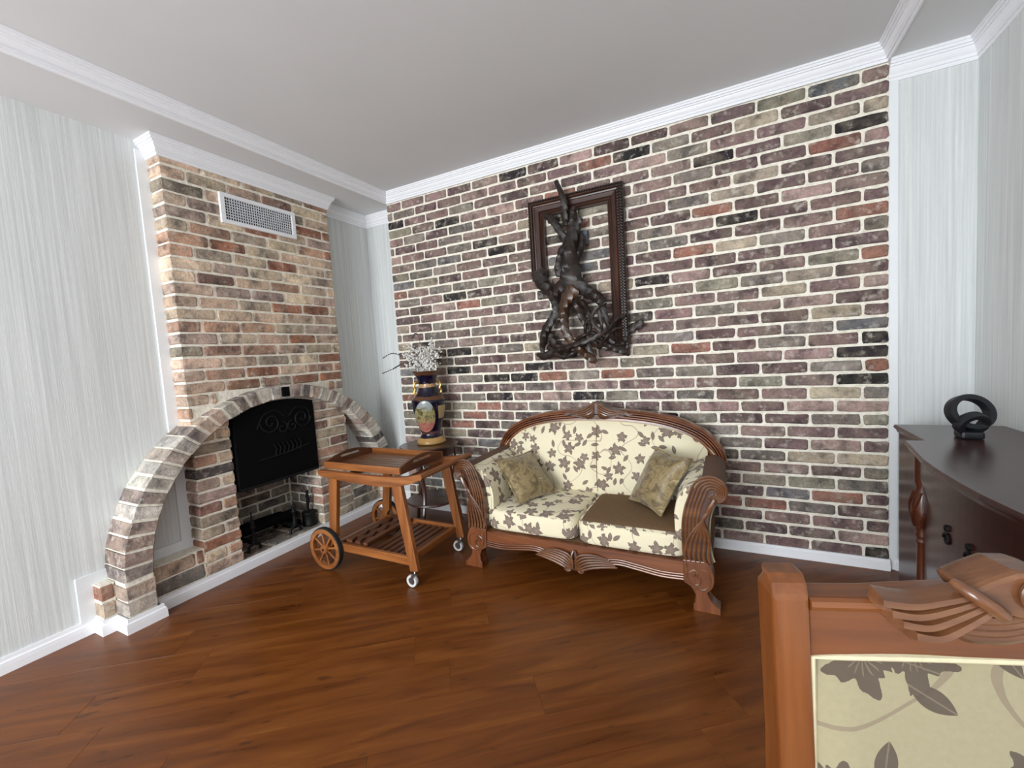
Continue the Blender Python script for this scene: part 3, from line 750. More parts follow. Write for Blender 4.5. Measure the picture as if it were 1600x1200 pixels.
# ------------------------------------------------------------------ root sculpture with frame
ROOTS = [
[(2.021,-0.1,1.81,0.0489),(2.037,-0.11,1.922,0.0515),(2.049,-0.1,2.001,0.042),(2.067,-0.09,2.078,0.0374),(2.065,-0.09,2.141,0.0276)],
[(2.019,-0.09,2.128,0.0201),(2.019,-0.1,2.215,0.0202),(2.018,-0.11,2.274,0.0177),(1.999,-0.11,2.34,0.0143),(1.976,-0.1,2.395,0.0129),(1.966,-0.1,2.429,0.0104)],
[(2.065,-0.09,2.141,0.0261),(2.071,-0.1,2.204,0.0211),(2.084,-0.11,2.23,0.011)],
[(2.078,-0.09,2.076,0.0224),(2.111,-0.11,2.122,0.0188),(2.129,-0.12,2.152,0.0119)],
[(2.018,-0.09,2.018,0.0224),(1.986,-0.1,2.08,0.02),(1.944,-0.1,2.151,0.0202),(1.897,-0.09,2.205,0.0185),(1.862,-0.08,2.23,0.0124)],
[(1.957,-0.12,1.848,0.0221),(1.975,-0.13,1.902,0.0235),(1.995,-0.13,1.957,0.0245),(2.034,-0.12,1.999,0.0221)],
[(2.061,-0.09,1.88,0.0196),(2.089,-0.1,1.926,0.0206),(2.117,-0.09,1.991,0.0207),(2.114,-0.08,2.051,0.0174)],
[(1.933,-0.12,1.819,0.0229),(1.971,-0.11,1.831,0.0305),(2.016,-0.1,1.854,0.0304)],
[(2.028,-0.1,1.852,0.0507),(2.038,-0.11,1.773,0.0552),(2.002,-0.1,1.713,0.0429)],
[(1.784,-0.05,1.86,0.0423),(1.824,-0.07,1.772,0.0391),(1.88,-0.08,1.707,0.0334),(1.913,-0.09,1.635,0.0306),(1.919,-0.1,1.566,0.0253),(1.872,-0.1,1.496,0.0229),(1.835,-0.1,1.442,0.0265),(1.813,-0.1,1.386,0.0245),(1.795,-0.09,1.329,0.0164),(1.799,-0.09,1.282,0.0092)],
[(2.015,-0.1,1.733,0.0403),(1.955,-0.1,1.718,0.0355),(1.913,-0.09,1.674,0.0306)],
[(2.07,-0.13,1.701,0.0396),(2.024,-0.14,1.646,0.0357),(1.991,-0.14,1.573,0.0297),(1.984,-0.14,1.507,0.0248),(1.987,-0.14,1.446,0.0222),(2.015,-0.14,1.377,0.0222),(2.053,-0.14,1.331,0.0221),(2.113,-0.14,1.272,0.0219),(2.161,-0.14,1.231,0.0233),(2.193,-0.14,1.205,0.0097)],
[(2.06,-0.11,1.753,0.0425),(2.134,-0.12,1.689,0.0355),(2.196,-0.13,1.643,0.0303),(2.235,-0.13,1.601,0.0253),(2.249,-0.13,1.557,0.0174),(2.264,-0.12,1.487,0.0145),(2.278,-0.11,1.428,0.0107)],
[(2.231,-0.13,1.58,0.0117),(2.229,-0.14,1.511,0.0087),(2.238,-0.14,1.446,0.0077),(2.241,-0.13,1.398,0.0058)],
[(2.277,-0.15,1.585,0.0077),(2.208,-0.15,1.55,0.0106),(2.175,-0.14,1.506,0.0097),(2.134,-0.13,1.472,0.0098),(2.12,-0.12,1.414,0.0088),(2.117,-0.12,1.365,0.0069)],
[(2.061,-0.11,1.606,0.0274),(2.094,-0.11,1.526,0.0222),(2.124,-0.11,1.457,0.0157),(2.129,-0.11,1.413,0.0098),(2.148,-0.12,1.368,0.0064)],
[(1.747,-0.08,1.282,0.0073),(1.811,-0.1,1.265,0.0215),(1.901,-0.12,1.295,0.0191),(1.997,-0.15,1.312,0.0172),(2.08,-0.17,1.334,0.0155),(2.16,-0.17,1.356,0.0144),(2.235,-0.16,1.388,0.0134),(2.285,-0.14,1.421,0.0125),(2.325,-0.12,1.471,0.0106),(2.38,-0.1,1.499,0.0068)],
[(1.847,-0.08,1.413,0.0215),(1.889,-0.08,1.346,0.0244),(1.951,-0.09,1.297,0.0252),(2.018,-0.1,1.262,0.0199),(2.084,-0.1,1.284,0.0149)],
[(2.136,-0.13,1.347,0.0137),(2.152,-0.13,1.28,0.0136),(2.175,-0.13,1.23,0.0117)],
[(2.197,-0.11,1.348,0.0156),(2.262,-0.11,1.317,0.0165),(2.309,-0.11,1.289,0.0193),(2.361,-0.11,1.268,0.0183),(2.397,-0.1,1.24,0.0048)],
[(2.376,-0.06,1.362,0.0176),(2.355,-0.07,1.315,0.0176),(2.299,-0.09,1.298,0.0166),(2.242,-0.1,1.296,0.0117)],
[(2.38,-0.05,1.389,0.0206),(2.436,-0.06,1.421,0.0214),(2.485,-0.07,1.446,0.0174)],
[(2.314,-0.12,1.462,0.0087),(2.283,-0.12,1.427,0.0097),(2.27,-0.11,1.37,0.0097),(2.303,-0.1,1.324,0.0116)],
[(2.10,-.10,1.62,.016),(2.16,-.13,1.53,.013),(2.20,-.15,1.44,.011),(2.27,-.14,1.38,.009),(2.33,-.10,1.35,.006)],
[(2.03,-.12,1.34,.014),(2.10,-.15,1.38,.012),(2.18,-.15,1.40,.010),(2.24,-.12,1.36,.009),(2.30,-.10,1.38,.006)],
[(1.84,-.09,1.33,.014),(1.92,-.13,1.27,.014),(2.00,-.15,1.255,.012),(2.08,-.14,1.30,.010),(2.15,-.12,1.33,.007)],
[(2.20,-.10,1.30,.014),(2.26,-.14,1.36,.011),(2.31,-.13,1.41,.009),(2.36,-.11,1.42,.006)],
[(2.12,-.12,1.50,.009),(2.17,-.15,1.45,.009),(2.15,-.16,1.38,.008),(2.20,-.14,1.33,.008)],
]
ws = thing('wall_sculpture', (2.06, 0, 1.22), 'dark twisted tree root growing through a carved wooden frame on the brick wall', 'sculpture')
def knobbly(pts, seed):
    r = random.Random(seed); S = spline(pts, 7); n = 9; R = []
    P = [Vector(p[:3]) for p in S]
    ph = r.random()*6
    for i, p in enumerate(S):
        t = (P[min(i+1, len(P)-1)]-P[max(i-1, 0)]).normalized()
        a = t.cross(Vector((0, 1, 0))); a = a.normalized() if a.length > 1e-4 else Vector((1, 0, 0)); c = a.cross(t)
        ring = []
        for j in range(n):
            an = 2*PI*j/n + i*.10
            k = p[3]*1.28*(1 + .14*math.sin(3*an+ph+i*.2) + r.uniform(-.06, .06))
            q = P[i] + (a*math.cos(an)+c*math.sin(an)*.9)*k
            q.y = min(q.y, -.004)
            ring.append(q)
        R.append(ring)
    m2 = MB(); m2.rings(R); return m2
for i, pts in enumerate(ROOTS):
    nm = 'trunk' if i in (0, 8) else ('branch' if i < 8 else 'root')
    o = knobbly(pts, i).build(nm, MAT['rootgold' if i in (11,) else 'root'], ws, smooth=True)
    if i == 11: o['label'] = 'polished golden brown root in the middle'
def frame_side(p0, p1, nrm, name, m0=1, m1=1, wdt=.108):
    """moulded frame member from p0 to p1 (outer edge, x,z); nrm points to the opening"""
    p0, p1, nn = Vector(p0), Vector(p1), Vector(nrm); d = (p1-p0).normalized()
    prof = [(0, .0), (0, -.045), (.008, -.060), (.030, -.064), (.036, -.050), (.044, -.048), (.052, -.056), (.075, -.046), (.083, -.034), (.090, -.038), (.100, -.030), (.108, -.026), (.108, 0)]
    R = []
    for p, s_, mt in ((p0, 1, m0), (p1, -1, m1)):
        R.append([(p.x+nn.x*o_+d.x*s_*o_*mt, y_-.004, p.y+nn.y*o_+d.y*s_*o_*mt) for o_, y_ in prof])
    m2 = MB(); m2.rings(R)
    return m2.build(name, MAT['frame'+('x' if abs(d.x) > .5 else 'z')], ws, bevel=0)
FX0, FX1, FZ0, FZ1 = 1.730, 2.392, 1.285, 2.348
mem = [frame_side((FX0, FZ1), (FX1, FZ1), (0, -1), 'frame_rail'), frame_side((FX1, FZ1), (FX1, FZ0), (-1, 0), 'frame_rail', 1, 0), frame_side((FX0, 1.80), (FX0, FZ1), (1, 0), 'frame_rail', 0, 1)]
def beads(pts, par, rad=.0105):
    m2 = MB()
    for x, z_ in pts:
        m2.lathe([(rad*.5, -rad*.85), (rad, 0), (rad*.5, rad*.85)], (x, -.066, z_), 6, 'y')
    m2.build('beading', MAT['root'], par)
beads([(FX0+.012+i*.0182, FZ1-.012) for i in range(36)], mem[0])
beads([(FX1-.012, FZ1-.03-i*.0182) for i in range(56)], mem[1]); beads([(FX1-.030, FZ1-.03-i*.0182) for i in range(56)], mem[1])
beads([(FX0+.012, FZ1-.03-i*.0182) for i in range(28)], mem[2])
t = thing('wall_box', (2.119, 0, 1.998), 'small grey plastic box on the bricks behind the root', 'box')
MB().box(2.095, 2.143, -.042, .006, 1.998, 2.091).build('box_body', MAT['greybox'], t, bevel=.005)
MB().box(2.106, 2.132, -.045, -.041, 2.02, 2.07).build('box_lid', MAT['greybox'], t, bevel=.001, seg=1)

# ------------------------------------------------------------------ loveseat
SX = 2.186
sofa = thing('loveseat', (SX, -.40, 0), 'two seat sofa with carved wooden frame and cream floral upholstery', 'sofa')
def superbox(cx, cy, cz, sx, sy, sz, e=6, n=10, crown_=0.0, fr=0.0):
    bm = bmesh.new(); bmesh.ops.create_cube(bm, size=2)
    bmesh.ops.subdivide_edges(bm, edges=bm.edges, cuts=n, use_grid_fill=True)
    bm.verts.ensure_lookup_table(); m2 = MB()
    for v in bm.verts:
        x, y, z_ = v.co; k = (abs(x)**e+abs(y)**e+abs(z_)**e)**(-1/e); x, y, z_ = x*k, y*k, z_*k
        zz_ = z_*sz/2 + (crown_*(1-x*x)*(1-y*y) if z_ > 0 else 0)
        yy = y*sy/2 - (fr*(1-x*x)*(1-z_*z_) if y < 0 else 0)
        m2.v.append((cx+x*sx/2, cy+yy, cz+zz_))
    for f in bm.faces: m2.face([v.index for v in f.verts])
    bm.free(); return m2
FL = MAT['floral']
# seat deck, cushions
MB().box(SX-.57, SX+.57, -.69, -.14, .14, .232).build('seat_deck', MAT['brown_chenille'], sofa)
sc1 = superbox(SX-.285, -.445, .300, .568, .535, .135, 9, 12, .012, .008).build('seat_cushion', FL, sofa, smooth=True, uv=True)
cu = superbox(SX+.288, -.447, .296, .566, .540, .135, 9, 12, .012, .008)
for i, f in enumerate(cu.f):
    zc = sum(cu.v[k][2] for k in f)/4
    yc = sum(cu.v[k][1] for k in f)/4
    if zc > .357 and yc > -.705: cu.mi[i] = 1
sc2 = cu.build('seat_cushion', [FL, MAT['brown_chenille']], sofa, smooth=True, uv=True); sc2['label'] = 'seat cushion with plain brown top'
# back upholstery
RAILC = [(-.718, .575), (-.705, .640), (-.645, .722), (-.54, .785), (-.38, .832), (-.19, .855), (0, .861), (.19, .855), (.38, .832), (.54, .785), (.645, .722), (.705, .640), (.718, .575)]
RS = spline(RAILC, 8)
def ztop(u):
    for i in range(len(RS)-1):
        if RS[i][0] <= u <= RS[i+1][0]:
            t = (u-RS[i][0])/max(1e-6, RS[i+1][0]-RS[i][0]); return RS[i][1]+t*(RS[i+1][1]-RS[i][1])
    return .6
b = MB(); NU, NV = 44, 14; R = []
for i in range(NU+1):
    u = -.655+1.31*i/NU; zt = ztop(u)-.03; zb_ = .33; ring = []
    for j in range(NV+1):
        v = j/NV; z_ = zb_+(zt-zb_)*v
        e_ = min(1, (1-abs(u)/.66)*5); seam = min(1, abs(u)/.03)
        bul = .055*(max(0, e_)**.5)*math.sin(PI*min(1, v*.98+.02))**.5*(.72+.28*seam**.5) if 0 < v < 1 else 0
        ring.append((SX+u, -.165-.05*(1-v)-bul, z_))
    ring += [(SX+u, -.09, zt), (SX+u, -.09, zb_)]
    R.append(ring)
b.rings(R); bk = b.build('back_upholstery', FL, sofa, smooth=True, uv=True)
b = MB(); b.tube([(SX, -.165-.05*(1-v)-.055*math.sin(PI*min(1, v*.98+.02))**.5*.72-.0015, .34+(ztop(0)-.03-.34)*v) for v in [k/16 for k in range(1, 16)]], .0022, 6); b.build('seam', MAT['brown_chenille'], bk)
b = MB(); b.tube([(SX+u, -.172, z_-.034) for u, z_ in RS[5:-5]], .005, 6); b.build('piping', MAT['pipe'], bk, smooth=True)
MB().prism([(SX+u, z_) for u, z_ in RS] + [(SX+.66, .2), (SX-.66, .2)], -.10, -.045, 'xz').build('back_panel', MAT['sofax'], sofa)
# crest rail with reeded front
R = []
for i, (u, z_) in enumerate(RS):
    a = RS[max(0, i-1)]; c = RS[min(len(RS)-1, i+1)]; t = Vector((c[0]-a[0], c[1]-a[1])).normalized(); nn = Vector((-t.y, t.x))
    prof = [(-.040, -.085), (-.040, -.168), (-.030, -.178), (-.018, -.176), (-.014, -.166), (-.009, -.184), (-.003, -.184), (.001, -.168), (.006, -.186), (.011, -.186), (.014, -.168), (.019, -.183), (.024, -.181), (.027, -.164), (.036, -.158), (.039, -.14), (.039, -.085)]
    k = 1.0
    R.append([(SX+u+nn.x*o_*k, y_, z_+nn.y*o_*k) for o_, y_ in prof])
b = MB(); b.rings(R); rail = b.build('crest_rail', MAT['sofax'], sofa, smooth=True)
def ribs(lines, rad, y, n=6, step=7):
    m2 = MB()
    for L in lines:
        S = spline([(SX+u, y+dy, z_) for u, z_, dy in L], step); N_ = len(S)
        m2.tube(S, [rad*(.55+.45*math.sin(PI*min(1, (i+.6)/N_))**.6) for i in range(N_)], n)
    return m2
def mirror(lines): return [[(-u, z_, d) for u, z_, d in L] for L in lines]
crest = []
for k in range(6):
    crest.append([(.010+.001*k, .946-.012*k, 0), (.034-.002*k, .930-.015*k, -.008), (.075-.006*k, .905-.012*k, -.012), (.13-.014*k, .890-.009*k, -.008), (.205-.026*k, .884-.007*k, .0)])
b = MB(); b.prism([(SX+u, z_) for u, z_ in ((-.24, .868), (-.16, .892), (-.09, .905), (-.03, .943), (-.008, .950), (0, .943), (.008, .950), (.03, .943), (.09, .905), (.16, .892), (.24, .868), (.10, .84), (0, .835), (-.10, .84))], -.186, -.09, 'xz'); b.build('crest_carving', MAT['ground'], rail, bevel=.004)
ribs(crest+mirror(crest), .0066, -.190).build('crest_carving', MAT['carve'], rail, smooth=True)
# front rail
bot = spline([(-.56, .140), (-.45, .136), (-.33, .150), (-.23, .158), (-.12, .135), (0, .118), (.12, .135), (.23, .158), (.33, .150), (.45, .136), (.56, .140)], 5)
b = MB(); b.prism([(SX-.56, .232)] + [(SX+u, z_) for u, z_ in bot] + [(SX+.56, .232)], -.735, -.695, 'xz')
fr_ = b.build('front_rail', MAT['sofax'], sofa, bevel=.002, seg=1)
b = MB()
for k in range(3): b.tube([(SX+u, -.737, z_+.006+.0125*k) for u, z_ in bot], .0058-.0006*k, 8)
b.build('moulding', MAT['sofax'], fr_, smooth=True)
fan = []
for k in range(6):
    fan.append([(-.232+.010*k, .146+.007*k, .004), (-.17+.012*k, .142+.011*k, -.006), (-.10+.012*k, .128+.012*k, -.012), (-.05+.008*k, .108+.010*k, -.012), (-.020+.002*k, .092+.006*k, -.006)])
fan.append([(-.020, .098, -.01), (-.035, .092, -.014), (-.05, .100, -.016), (-.045, .112, -.014)])
fan.append([(-.004, .205, 0), (-.014, .175, -.008), (-.008, .135, -.010), (-.012, .10, -.006)])
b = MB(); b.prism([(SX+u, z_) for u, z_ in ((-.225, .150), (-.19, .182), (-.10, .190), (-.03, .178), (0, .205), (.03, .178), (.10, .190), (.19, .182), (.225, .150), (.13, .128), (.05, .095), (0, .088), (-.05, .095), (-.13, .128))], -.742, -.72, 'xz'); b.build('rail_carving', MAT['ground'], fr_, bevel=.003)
ribs(fan+mirror(fan), .0068, -.744).build('rail_carving', MAT['carve'], fr_, smooth=True)
# arms, arm fronts and legs, left and right
ARM = [(.565, .24), (.536, .33), (.530, .42), (.540, .50), (.566, .562), (.602, .602), (.645, .624), (.685, .630), (.722, .620), (.742, .590), (.732, .560), (.700, .535), (.680, .49), (.670, .42), (.668, .33), (.676, .24)]
FRONT = spline([(.556, .240), (.552, .33), (.555, .42), (.566, .50), (.592, .562), (.632, .607), (.683, .633), (.722, .625), (.745, .592), (.737, .560), (.706, .528), (.684, .48), (.674, .42), (.672, .34), (.680, .27), (.690, .235)], 4)
LEG = spline([(.556, .250), (.62, .252), (.664, .250), (.684, .215), (.693, .172), (.684, .128), (.662, .102)], 4) + [(.668, .080), (.682, .055), (.700, .038), (.716, .031), (.717, .0), (.597, .0), (.597, .031), (.606, .045), (.608, .085), (.590, .118), (.556, .138)]
def scroll_ridge(k):
    f = 1-.17*k
    low = [(.561+.0165*k, .268+.03*k), (.558+.0165*k, .34+.01*k), (.561+.0165*k, .43), (.573+.0160*k, .50)]
    S0 = (.700, .588); out = []
    for i in range(18):
        t = i/17; a = math.radians(195 - t*330)
        r_ = (.108*(1-t)**1.6 + .040*(1-(1-t)**1.6))*f*(1-.35*max(0, t-.75)/.25)
        out.append((S0[0]+r_*math.cos(a)*.95, S0[1]+r_*math.sin(a)))
    return spline(low + out[1:], 3)
for sgn, side in ((-1, 'left'), (1, 'right')):
    X = lambda u: SX+sgn*u
    b = MB(); b.rings([[(X(u), y, z_) for u, z_ in ARM] for y in (-.70, -.55, -.35, -.12)])
    arm = b.build('arm_upholstery', FL, sofa, smooth=True, uv=True)
    pad = MB(); R = []
    for i in range(9):
        y = -.695+.50*i/8; q = math.sin(PI*(i+.4)/8.8)**.35
        R.append([(X(u-(.016*q if u < .6 else 0)), y, z_+(.012*q if u < .66 else 0)) for u, z_ in ((.60, .25), (.552, .28), (.528, .36), (.526, .45), (.545, .53), (.580, .585), (.630, .618), (.66, .622), (.66, .3))])
    pad.rings(R); pad.build('arm_pad', FL, arm, smooth=True, uv=True)
    CAP = [(.645, .629), (.685, .637), (.724, .628), (.750, .592), (.740, .553), (.706, .528), (.700, .540), (.728, .565), (.736, .590), (.718, .614), (.685, .623), (.648, .616)]
    b = MB(); b.rings([[(X(u), y, z_) for u, z_ in CAP] for y in (-.70, -.10)]); b.build('arm_cap', MAT['cap'], sofa, smooth=True)
    b = MB(); b.box(min(X(.67), X(.682)), max(X(.67), X(.682)), -.69, -.12, .2, .50); b.build('arm_side', MAT['brown_chenille'], sofa)
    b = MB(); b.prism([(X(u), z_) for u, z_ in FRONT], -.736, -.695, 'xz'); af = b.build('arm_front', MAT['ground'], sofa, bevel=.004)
    b = MB()
    for k in range(5): 
        P = scroll_ridge(k); b.tube([(X(u), -.739, z_) for u, z_ in P], .0068, 6)
    for k in range(6):
        P = spline([(.678, .500), (.650-.004*k+.004*k, .455), (.590+.017*k, .37), (.566+.021*k, .285), (.572+.021*k, .246)], 5)
        b.tube([(X(u), -.742, z_) for u, z_ in P], [.0075*(.5+.5*min(1, i/6)) for i in range(len(P))], 6)
    b.build('arm_carving', MAT['carve'], af, smooth=True)
    b = MB(); b.tube([(X(.672), -.748, .497), (X(.684), -.753, .525), (X(.704), -.748, .562)], [.010, .013, .011], 8); b.build('tie', MAT['carve'], af, smooth=True)
    b = MB(); b.tube([(X(u+.004), -.694, z_) for u, z_ in FRONT[38:]], .0045, 6); b.build('piping', MAT['pipe'], af, smooth=True)
    b = MB(); b.prism([(X(u), z_) for u, z_ in LEG], -.748, -.672, 'xz'); lg = b.build('leg', MAT['sofaz'], sofa, bevel=.004)
    b = MB(); heart = spline([(.572, .235), (.574, .165), (.600, .125), (.640, .112), (.668, .132), (.676, .170), (.664, .206), (.640, .214)], 5)
    b.tube([(X(u), -.748, z_) for u, z_ in heart], .0045, 6)
    b.tube([(X(u), -.749, z_) for u, z_ in spline([(.585, .190), (.605, .205), (.622, .195), (.618, .178), (.632, .165), (.628, .140), (.610, .132)], 5)], .0055, 6)
    b.lathe([(.004, -.006), (.009, 0), (.004, .006)], (X(.603), -.750, .182), 8, 'y')
    b.build('leg_carving', MAT['carve'], lg, smooth=True)
    b = MB(); b.prism([(X(.60), 0), (X(.66), 0), (X(.655), .24), (X(.60), .24)], -.16, -.10, 'xz'); b.build('leg', MAT['sofaz'], sofa, bevel=.004)
    MB().box(min(X(.60), X(.68)), max(X(.60), X(.68)), -.70, -.12, .14, .24).build('side_rail', MAT['sofay'], sofa, bevel=.003)
# throw pillows
def pillow(A, B, D, lab, T=.074):
    A, B, D = Vector(A), Vector(B), Vector(D)
    U = (B-A); V = (D-A); Nn = U.cross(V).normalized()
    if Nn.y > 0: Nn = -Nn
    cc = A + U/2 + V/2
    t = thing('throw_pillow', cc, lab, 'pillow', 'olive brocade throw pillows on the sofa')
    n = 14; top = {}; m2 = MB(); rr_ = random.Random(3)
    def P(i, j, s_):
        u = -1+2*i/n; v = -1+2*j/n
        pu = u*(.90+.10*v*v); pv = v*(.90+.10*u*u)
        h = T*((1-u*u)*(1-v*v))**.42
        h *= 1+.12*math.sin(4*u+1.3)*math.cos(3.2*v+.6)
        return cc + U*pu/2 + V*pv/2 + Nn*s_*h
    idx = {}
    for s_ in (1, -1):
        for i in range(n+1):
            for j in range(n+1):
                e_ = i in (0, n) or j in (0, n)
                if e_ and s_ == -1: idx[(s_, i, j)] = idx[(1, i, j)]; continue
                idx[(s_, i, j)] = len(m2.v); m2.v.append(tuple(P(i, j, s_)))
        for i in range(n):
            for j in range(n): m2.face([idx[(s_, i, j)], idx[(s_, i+1, j)], idx[(s_, i+1, j+1)], idx[(s_, i, j+1)]])
    m2.build('pillow_cover', MAT['brocade'], t, smooth=True)
    ed = [P(i, 0, 0) for i in range(n)] + [P(n, j, 0) for j in range(n)] + [P(n-i, n, 0) for i in range(n)] + [P(0, n-j, 0) for j in range(n)]
    b = MB(); b.tube(ed, .0085, 8, closed=True); b.build('welt', MAT['brocade'], t, smooth=True)
pillow((1.815, -.640, .388), (1.955, -.370, .395), (1.590, -.520, .612), 'olive gold throw pillow leaning on the left sofa arm')
pillow((2.415, -.350, .385), (2.620, -.560, .385), (2.575, -.310, .690), 'olive gold throw pillow leaning on the right sofa arm')

# ------------------------------------------------------------------ round side table, vase and twigs
TX, TY, TZ = .862, -.262, .640
t = thing('side_table', (TX, TY, 0), 'small round dark wood table in the corner behind the trolley', 'table')
MB().lathe([(.0, TZ-.02), (.205, TZ-.02), (.222, TZ-.014), (.226, TZ-.007), (.220, TZ), (0, TZ)], (TX, TY, 0), 40).build('tabletop', MAT['tablex'], t, smooth=True)
MB().lathe([(.185, TZ-.085), (.190, TZ-.08), (.190, TZ-.02), (.185, TZ-.019)], (TX, TY, 0), 32).build('apron', MAT['tablez'], t, smooth=True)
MB().lathe([(0, .190), (.190, .190), (.200, .198), (.195, .210), (0, .210)], (TX, TY, 0), 36).build('shelf', MAT['tablex'], t, smooth=True)
for k in range(3):
    a = math.radians(-75+120*k)
    P = spline([(.175, .60), (.188, .52), (.165, .40), (.150, .30), (.165, .20), (.200, .10), (.212, .012)], 5)
    b = MB(); b.tube([(TX+r_*math.cos(a), TY+r_*math.sin(a), z_) for r_, z_ in P], [.020-.008*i/len(P) for i in range(len(P))], 8); b.tube([(TX+.212*math.cos(a), TY+.212*math.sin(a), .012), (TX+.222*math.cos(a), TY+.222*math.sin(a), .0)], .013, 8); b.build('leg', MAT['tablez'], t, smooth=True)
VX, VY = .868, -.232
v = thing('vase', (VX, VY, TZ), 'navy and gold porcelain vase with a painted oval and gilt handles', 'vase')
pr = spline([(.100, 0), (.112, .008), (.108, .03), (.080, .062), (.074, .085), (.084, .12), (.106, .19), (.125, .27), (.131, .325), (.125, .355), (.098, .38), (.080, .405), (.068, .445), (.066, .475), (.080, .52), (.106, .555), (.116, .568)], 4)
MB().lathe(pr + [(.106, .566), (.06, .50), (.0, .49)], (VX, VY, TZ), 40).build('vase_body', MAT['vase'], v, smooth=True)
for s_ in (-1, 1):
    a = math.radians(42); dx, dy = s_*math.cos(a), s_*math.sin(a)
    b = MB(); b.tube([(VX+dx*r_, VY+dy*r_, TZ+z_) for r_, z_ in spline([(.066, .475), (.088, .482), (.102, .455), (.094, .428), (.104, .408), (.098, .388), (.085, .395)], 5)], .0085, 8); b.build('handle', MAT['brass'], v, smooth=True)
bq = thing('blossom_twigs', (VX, VY, TZ+.50), 'spray of white blossoms and dark twigs standing in the vase', 'flowers')
rr = random.Random(8); bl = MB()
def blob(p, r_):
    k = len(bl.v); p = Vector(p)
    q = [Vector(d) for d in ((1,0,0),(-1,0,0),(0,1,0),(0,-1,0),(0,0,1),(0,0,-1))]
    rot = Matrix.Rotation(rr.random()*6, 3, Vector((rr.uniform(-1,1), rr.uniform(-1,1), 1)).normalized())
    bl.v += [tuple(p + rot @ d*r_*rr.uniform(.8, 1.2)) for d in q]
    for f in ((0,2,4),(2,1,4),(1,3,4),(3,0,4),(2,0,5),(1,2,5),(3,1,5),(0,3,5)): bl.face([k+i for i in f])
for i in range(32):
    a = rr.random()*6.28; sp = .03+rr.random()**.6*.16; h = rr.uniform(.05, .285)*(1-1.2*sp)
    tip = Vector((VX+sp*math.cos(a)*1.05-.03, VY+sp*math.sin(a)*.7, TZ+.56+h))
    P = spline([(VX+rr.uniform(-.03, .03), VY+rr.uniform(-.03, .03), TZ+.50), (VX+(tip.x-VX)*.35, VY+(tip.y-VY)*.35, TZ+.56+h*.5), tuple(tip)], 5)
    b = MB(); b.tube(P, [.0022]*len(P), 4); b.build('twig', MAT['twig'], bq)
    for p in P[3:]:
        for _ in range(5): blob((p[0]+rr.gauss(0, .013), p[1]+rr.gauss(0, .013), p[2]+rr.gauss(0, .013)), rr.uniform(.005, .0105))
o = bl.build('blossoms', MAT['blossom'], bq); o['kind'] = 'stuff'
for tx_, tz_ in ((-.42, 1.205), (-.40, 1.33), (-.30, 1.24), (.16, 1.33), (-.08, 1.47)):
    P = spline([(VX-.01, VY, TZ+.50), (VX+tx_*.4, VY-.01, max(TZ+.63, tz_-.03)), (VX+tx_*.75, VY-.02, tz_+.03), (VX+tx_, VY-.03, tz_)], 5)
    b = MB(); b.tube(P, [.002]*len(P), 4)
    for p in P[8:]: b.tube([(p[0]-.008, p[1], p[2]-.004), p, (p[0]+.008, p[1], p[2]+.004)], [.001, .0055, .001], 5)
    b.build('twig', MAT['twig'], bq)

# ------------------------------------------------------------------ bar trolley
cart = thing('bar_trolley', (1.0, -.84, 0), 'wooden bar trolley with two spoked wheels and two castors', 'trolley')
YN, YFR = -1.07, -.60
for y in (YN, YFR):
    P = spline([(.620, .622), (.80, .612), (1.00, .607), (1.20, .608), (1.33, .624), (1.450, .657)], 6)
    H_ = spline([(.018,), (.026,), (.029,), (.030,), (.024,), (.017,)], 6)
    b = MB(); R = []
    for (x, z_), (h,) in zip(P, H_): R.append([(x, y-.016, z_-h), (x, y+.016, z_-h), (x, y+.016, z_+h), (x, y-.016, z_+h)])
    b.rings(R); b.build('side_rail', MAT['cartx'], cart, bevel=.006)
b = MB(); b.tube([(1.442, YN-.02, .656), (1.442, YFR+.02, .656)], .017, 14); b.build('handle_bar', MAT['carty'], cart, smooth=True)
for y in (YN, YFR):
    b = MB(); b.bar((.750, y, .598), (.700, y, .215), .030, .070, (1, 0, 0), .030, .062); b.build('leg', MAT['cartz'], cart, bevel=.005)
    b = MB(); b.bar((1.262, y, .590), (1.345, y, .100), .030, .072, (1, 0, 0), .030, .058); b.build('leg', MAT['cartz'], cart, bevel=.005)
    b = MB(); b.box(.70, 1.325, y-.012, y+.012, .130, .180); b.build('lower_rail', MAT['cartx'], cart, bevel=.004)
for x in (.775, 1.235): MB().box(x-.012, x+.012, YN+.013, YFR-.013, .575, .605).build('cross_rail', MAT['carty'], cart, bevel=.003)
for x in (.72, 1.30): MB().box(x-.014, x+.014, YN+.013, YFR-.013, .135, .172).build('cross_rail', MAT['carty'], cart, bevel=.003)
# lower shelf: wavy bottle rests and plain slats
for k, x in enumerate((.800, .868, .936)):
    L1, L2 = [], []
    for i in range(25):
        y = YN+.02+(YFR-YN-.04)*i/24; wv_ = .011*math.cos(i/24*2*PI*4)
        L1.append((x-.022+(wv_ if k != 0 else 0), y)); L2.append((x+.022+(wv_ if k != 2 else 0), y))
    b = MB(); b.prism(L1+L2[::-1], .176, .196, 'xy'); b.build('bottle_rest', MAT['dcarty'], cart, bevel=.002, seg=1)
for k in range(6):
    x = 1.005+k*.050; MB().box(x-.017, x+.017, YN+.02, YFR-.02, .148, .162).build('slat', MAT['dcarty'], cart, bevel=.002, seg=1)
for x in (.80, .94): MB().box(x-.2*0-.01, x+.01, YN+.02, YFR-.02, .165, .177).build('slat', MAT['dcarty'], cart)
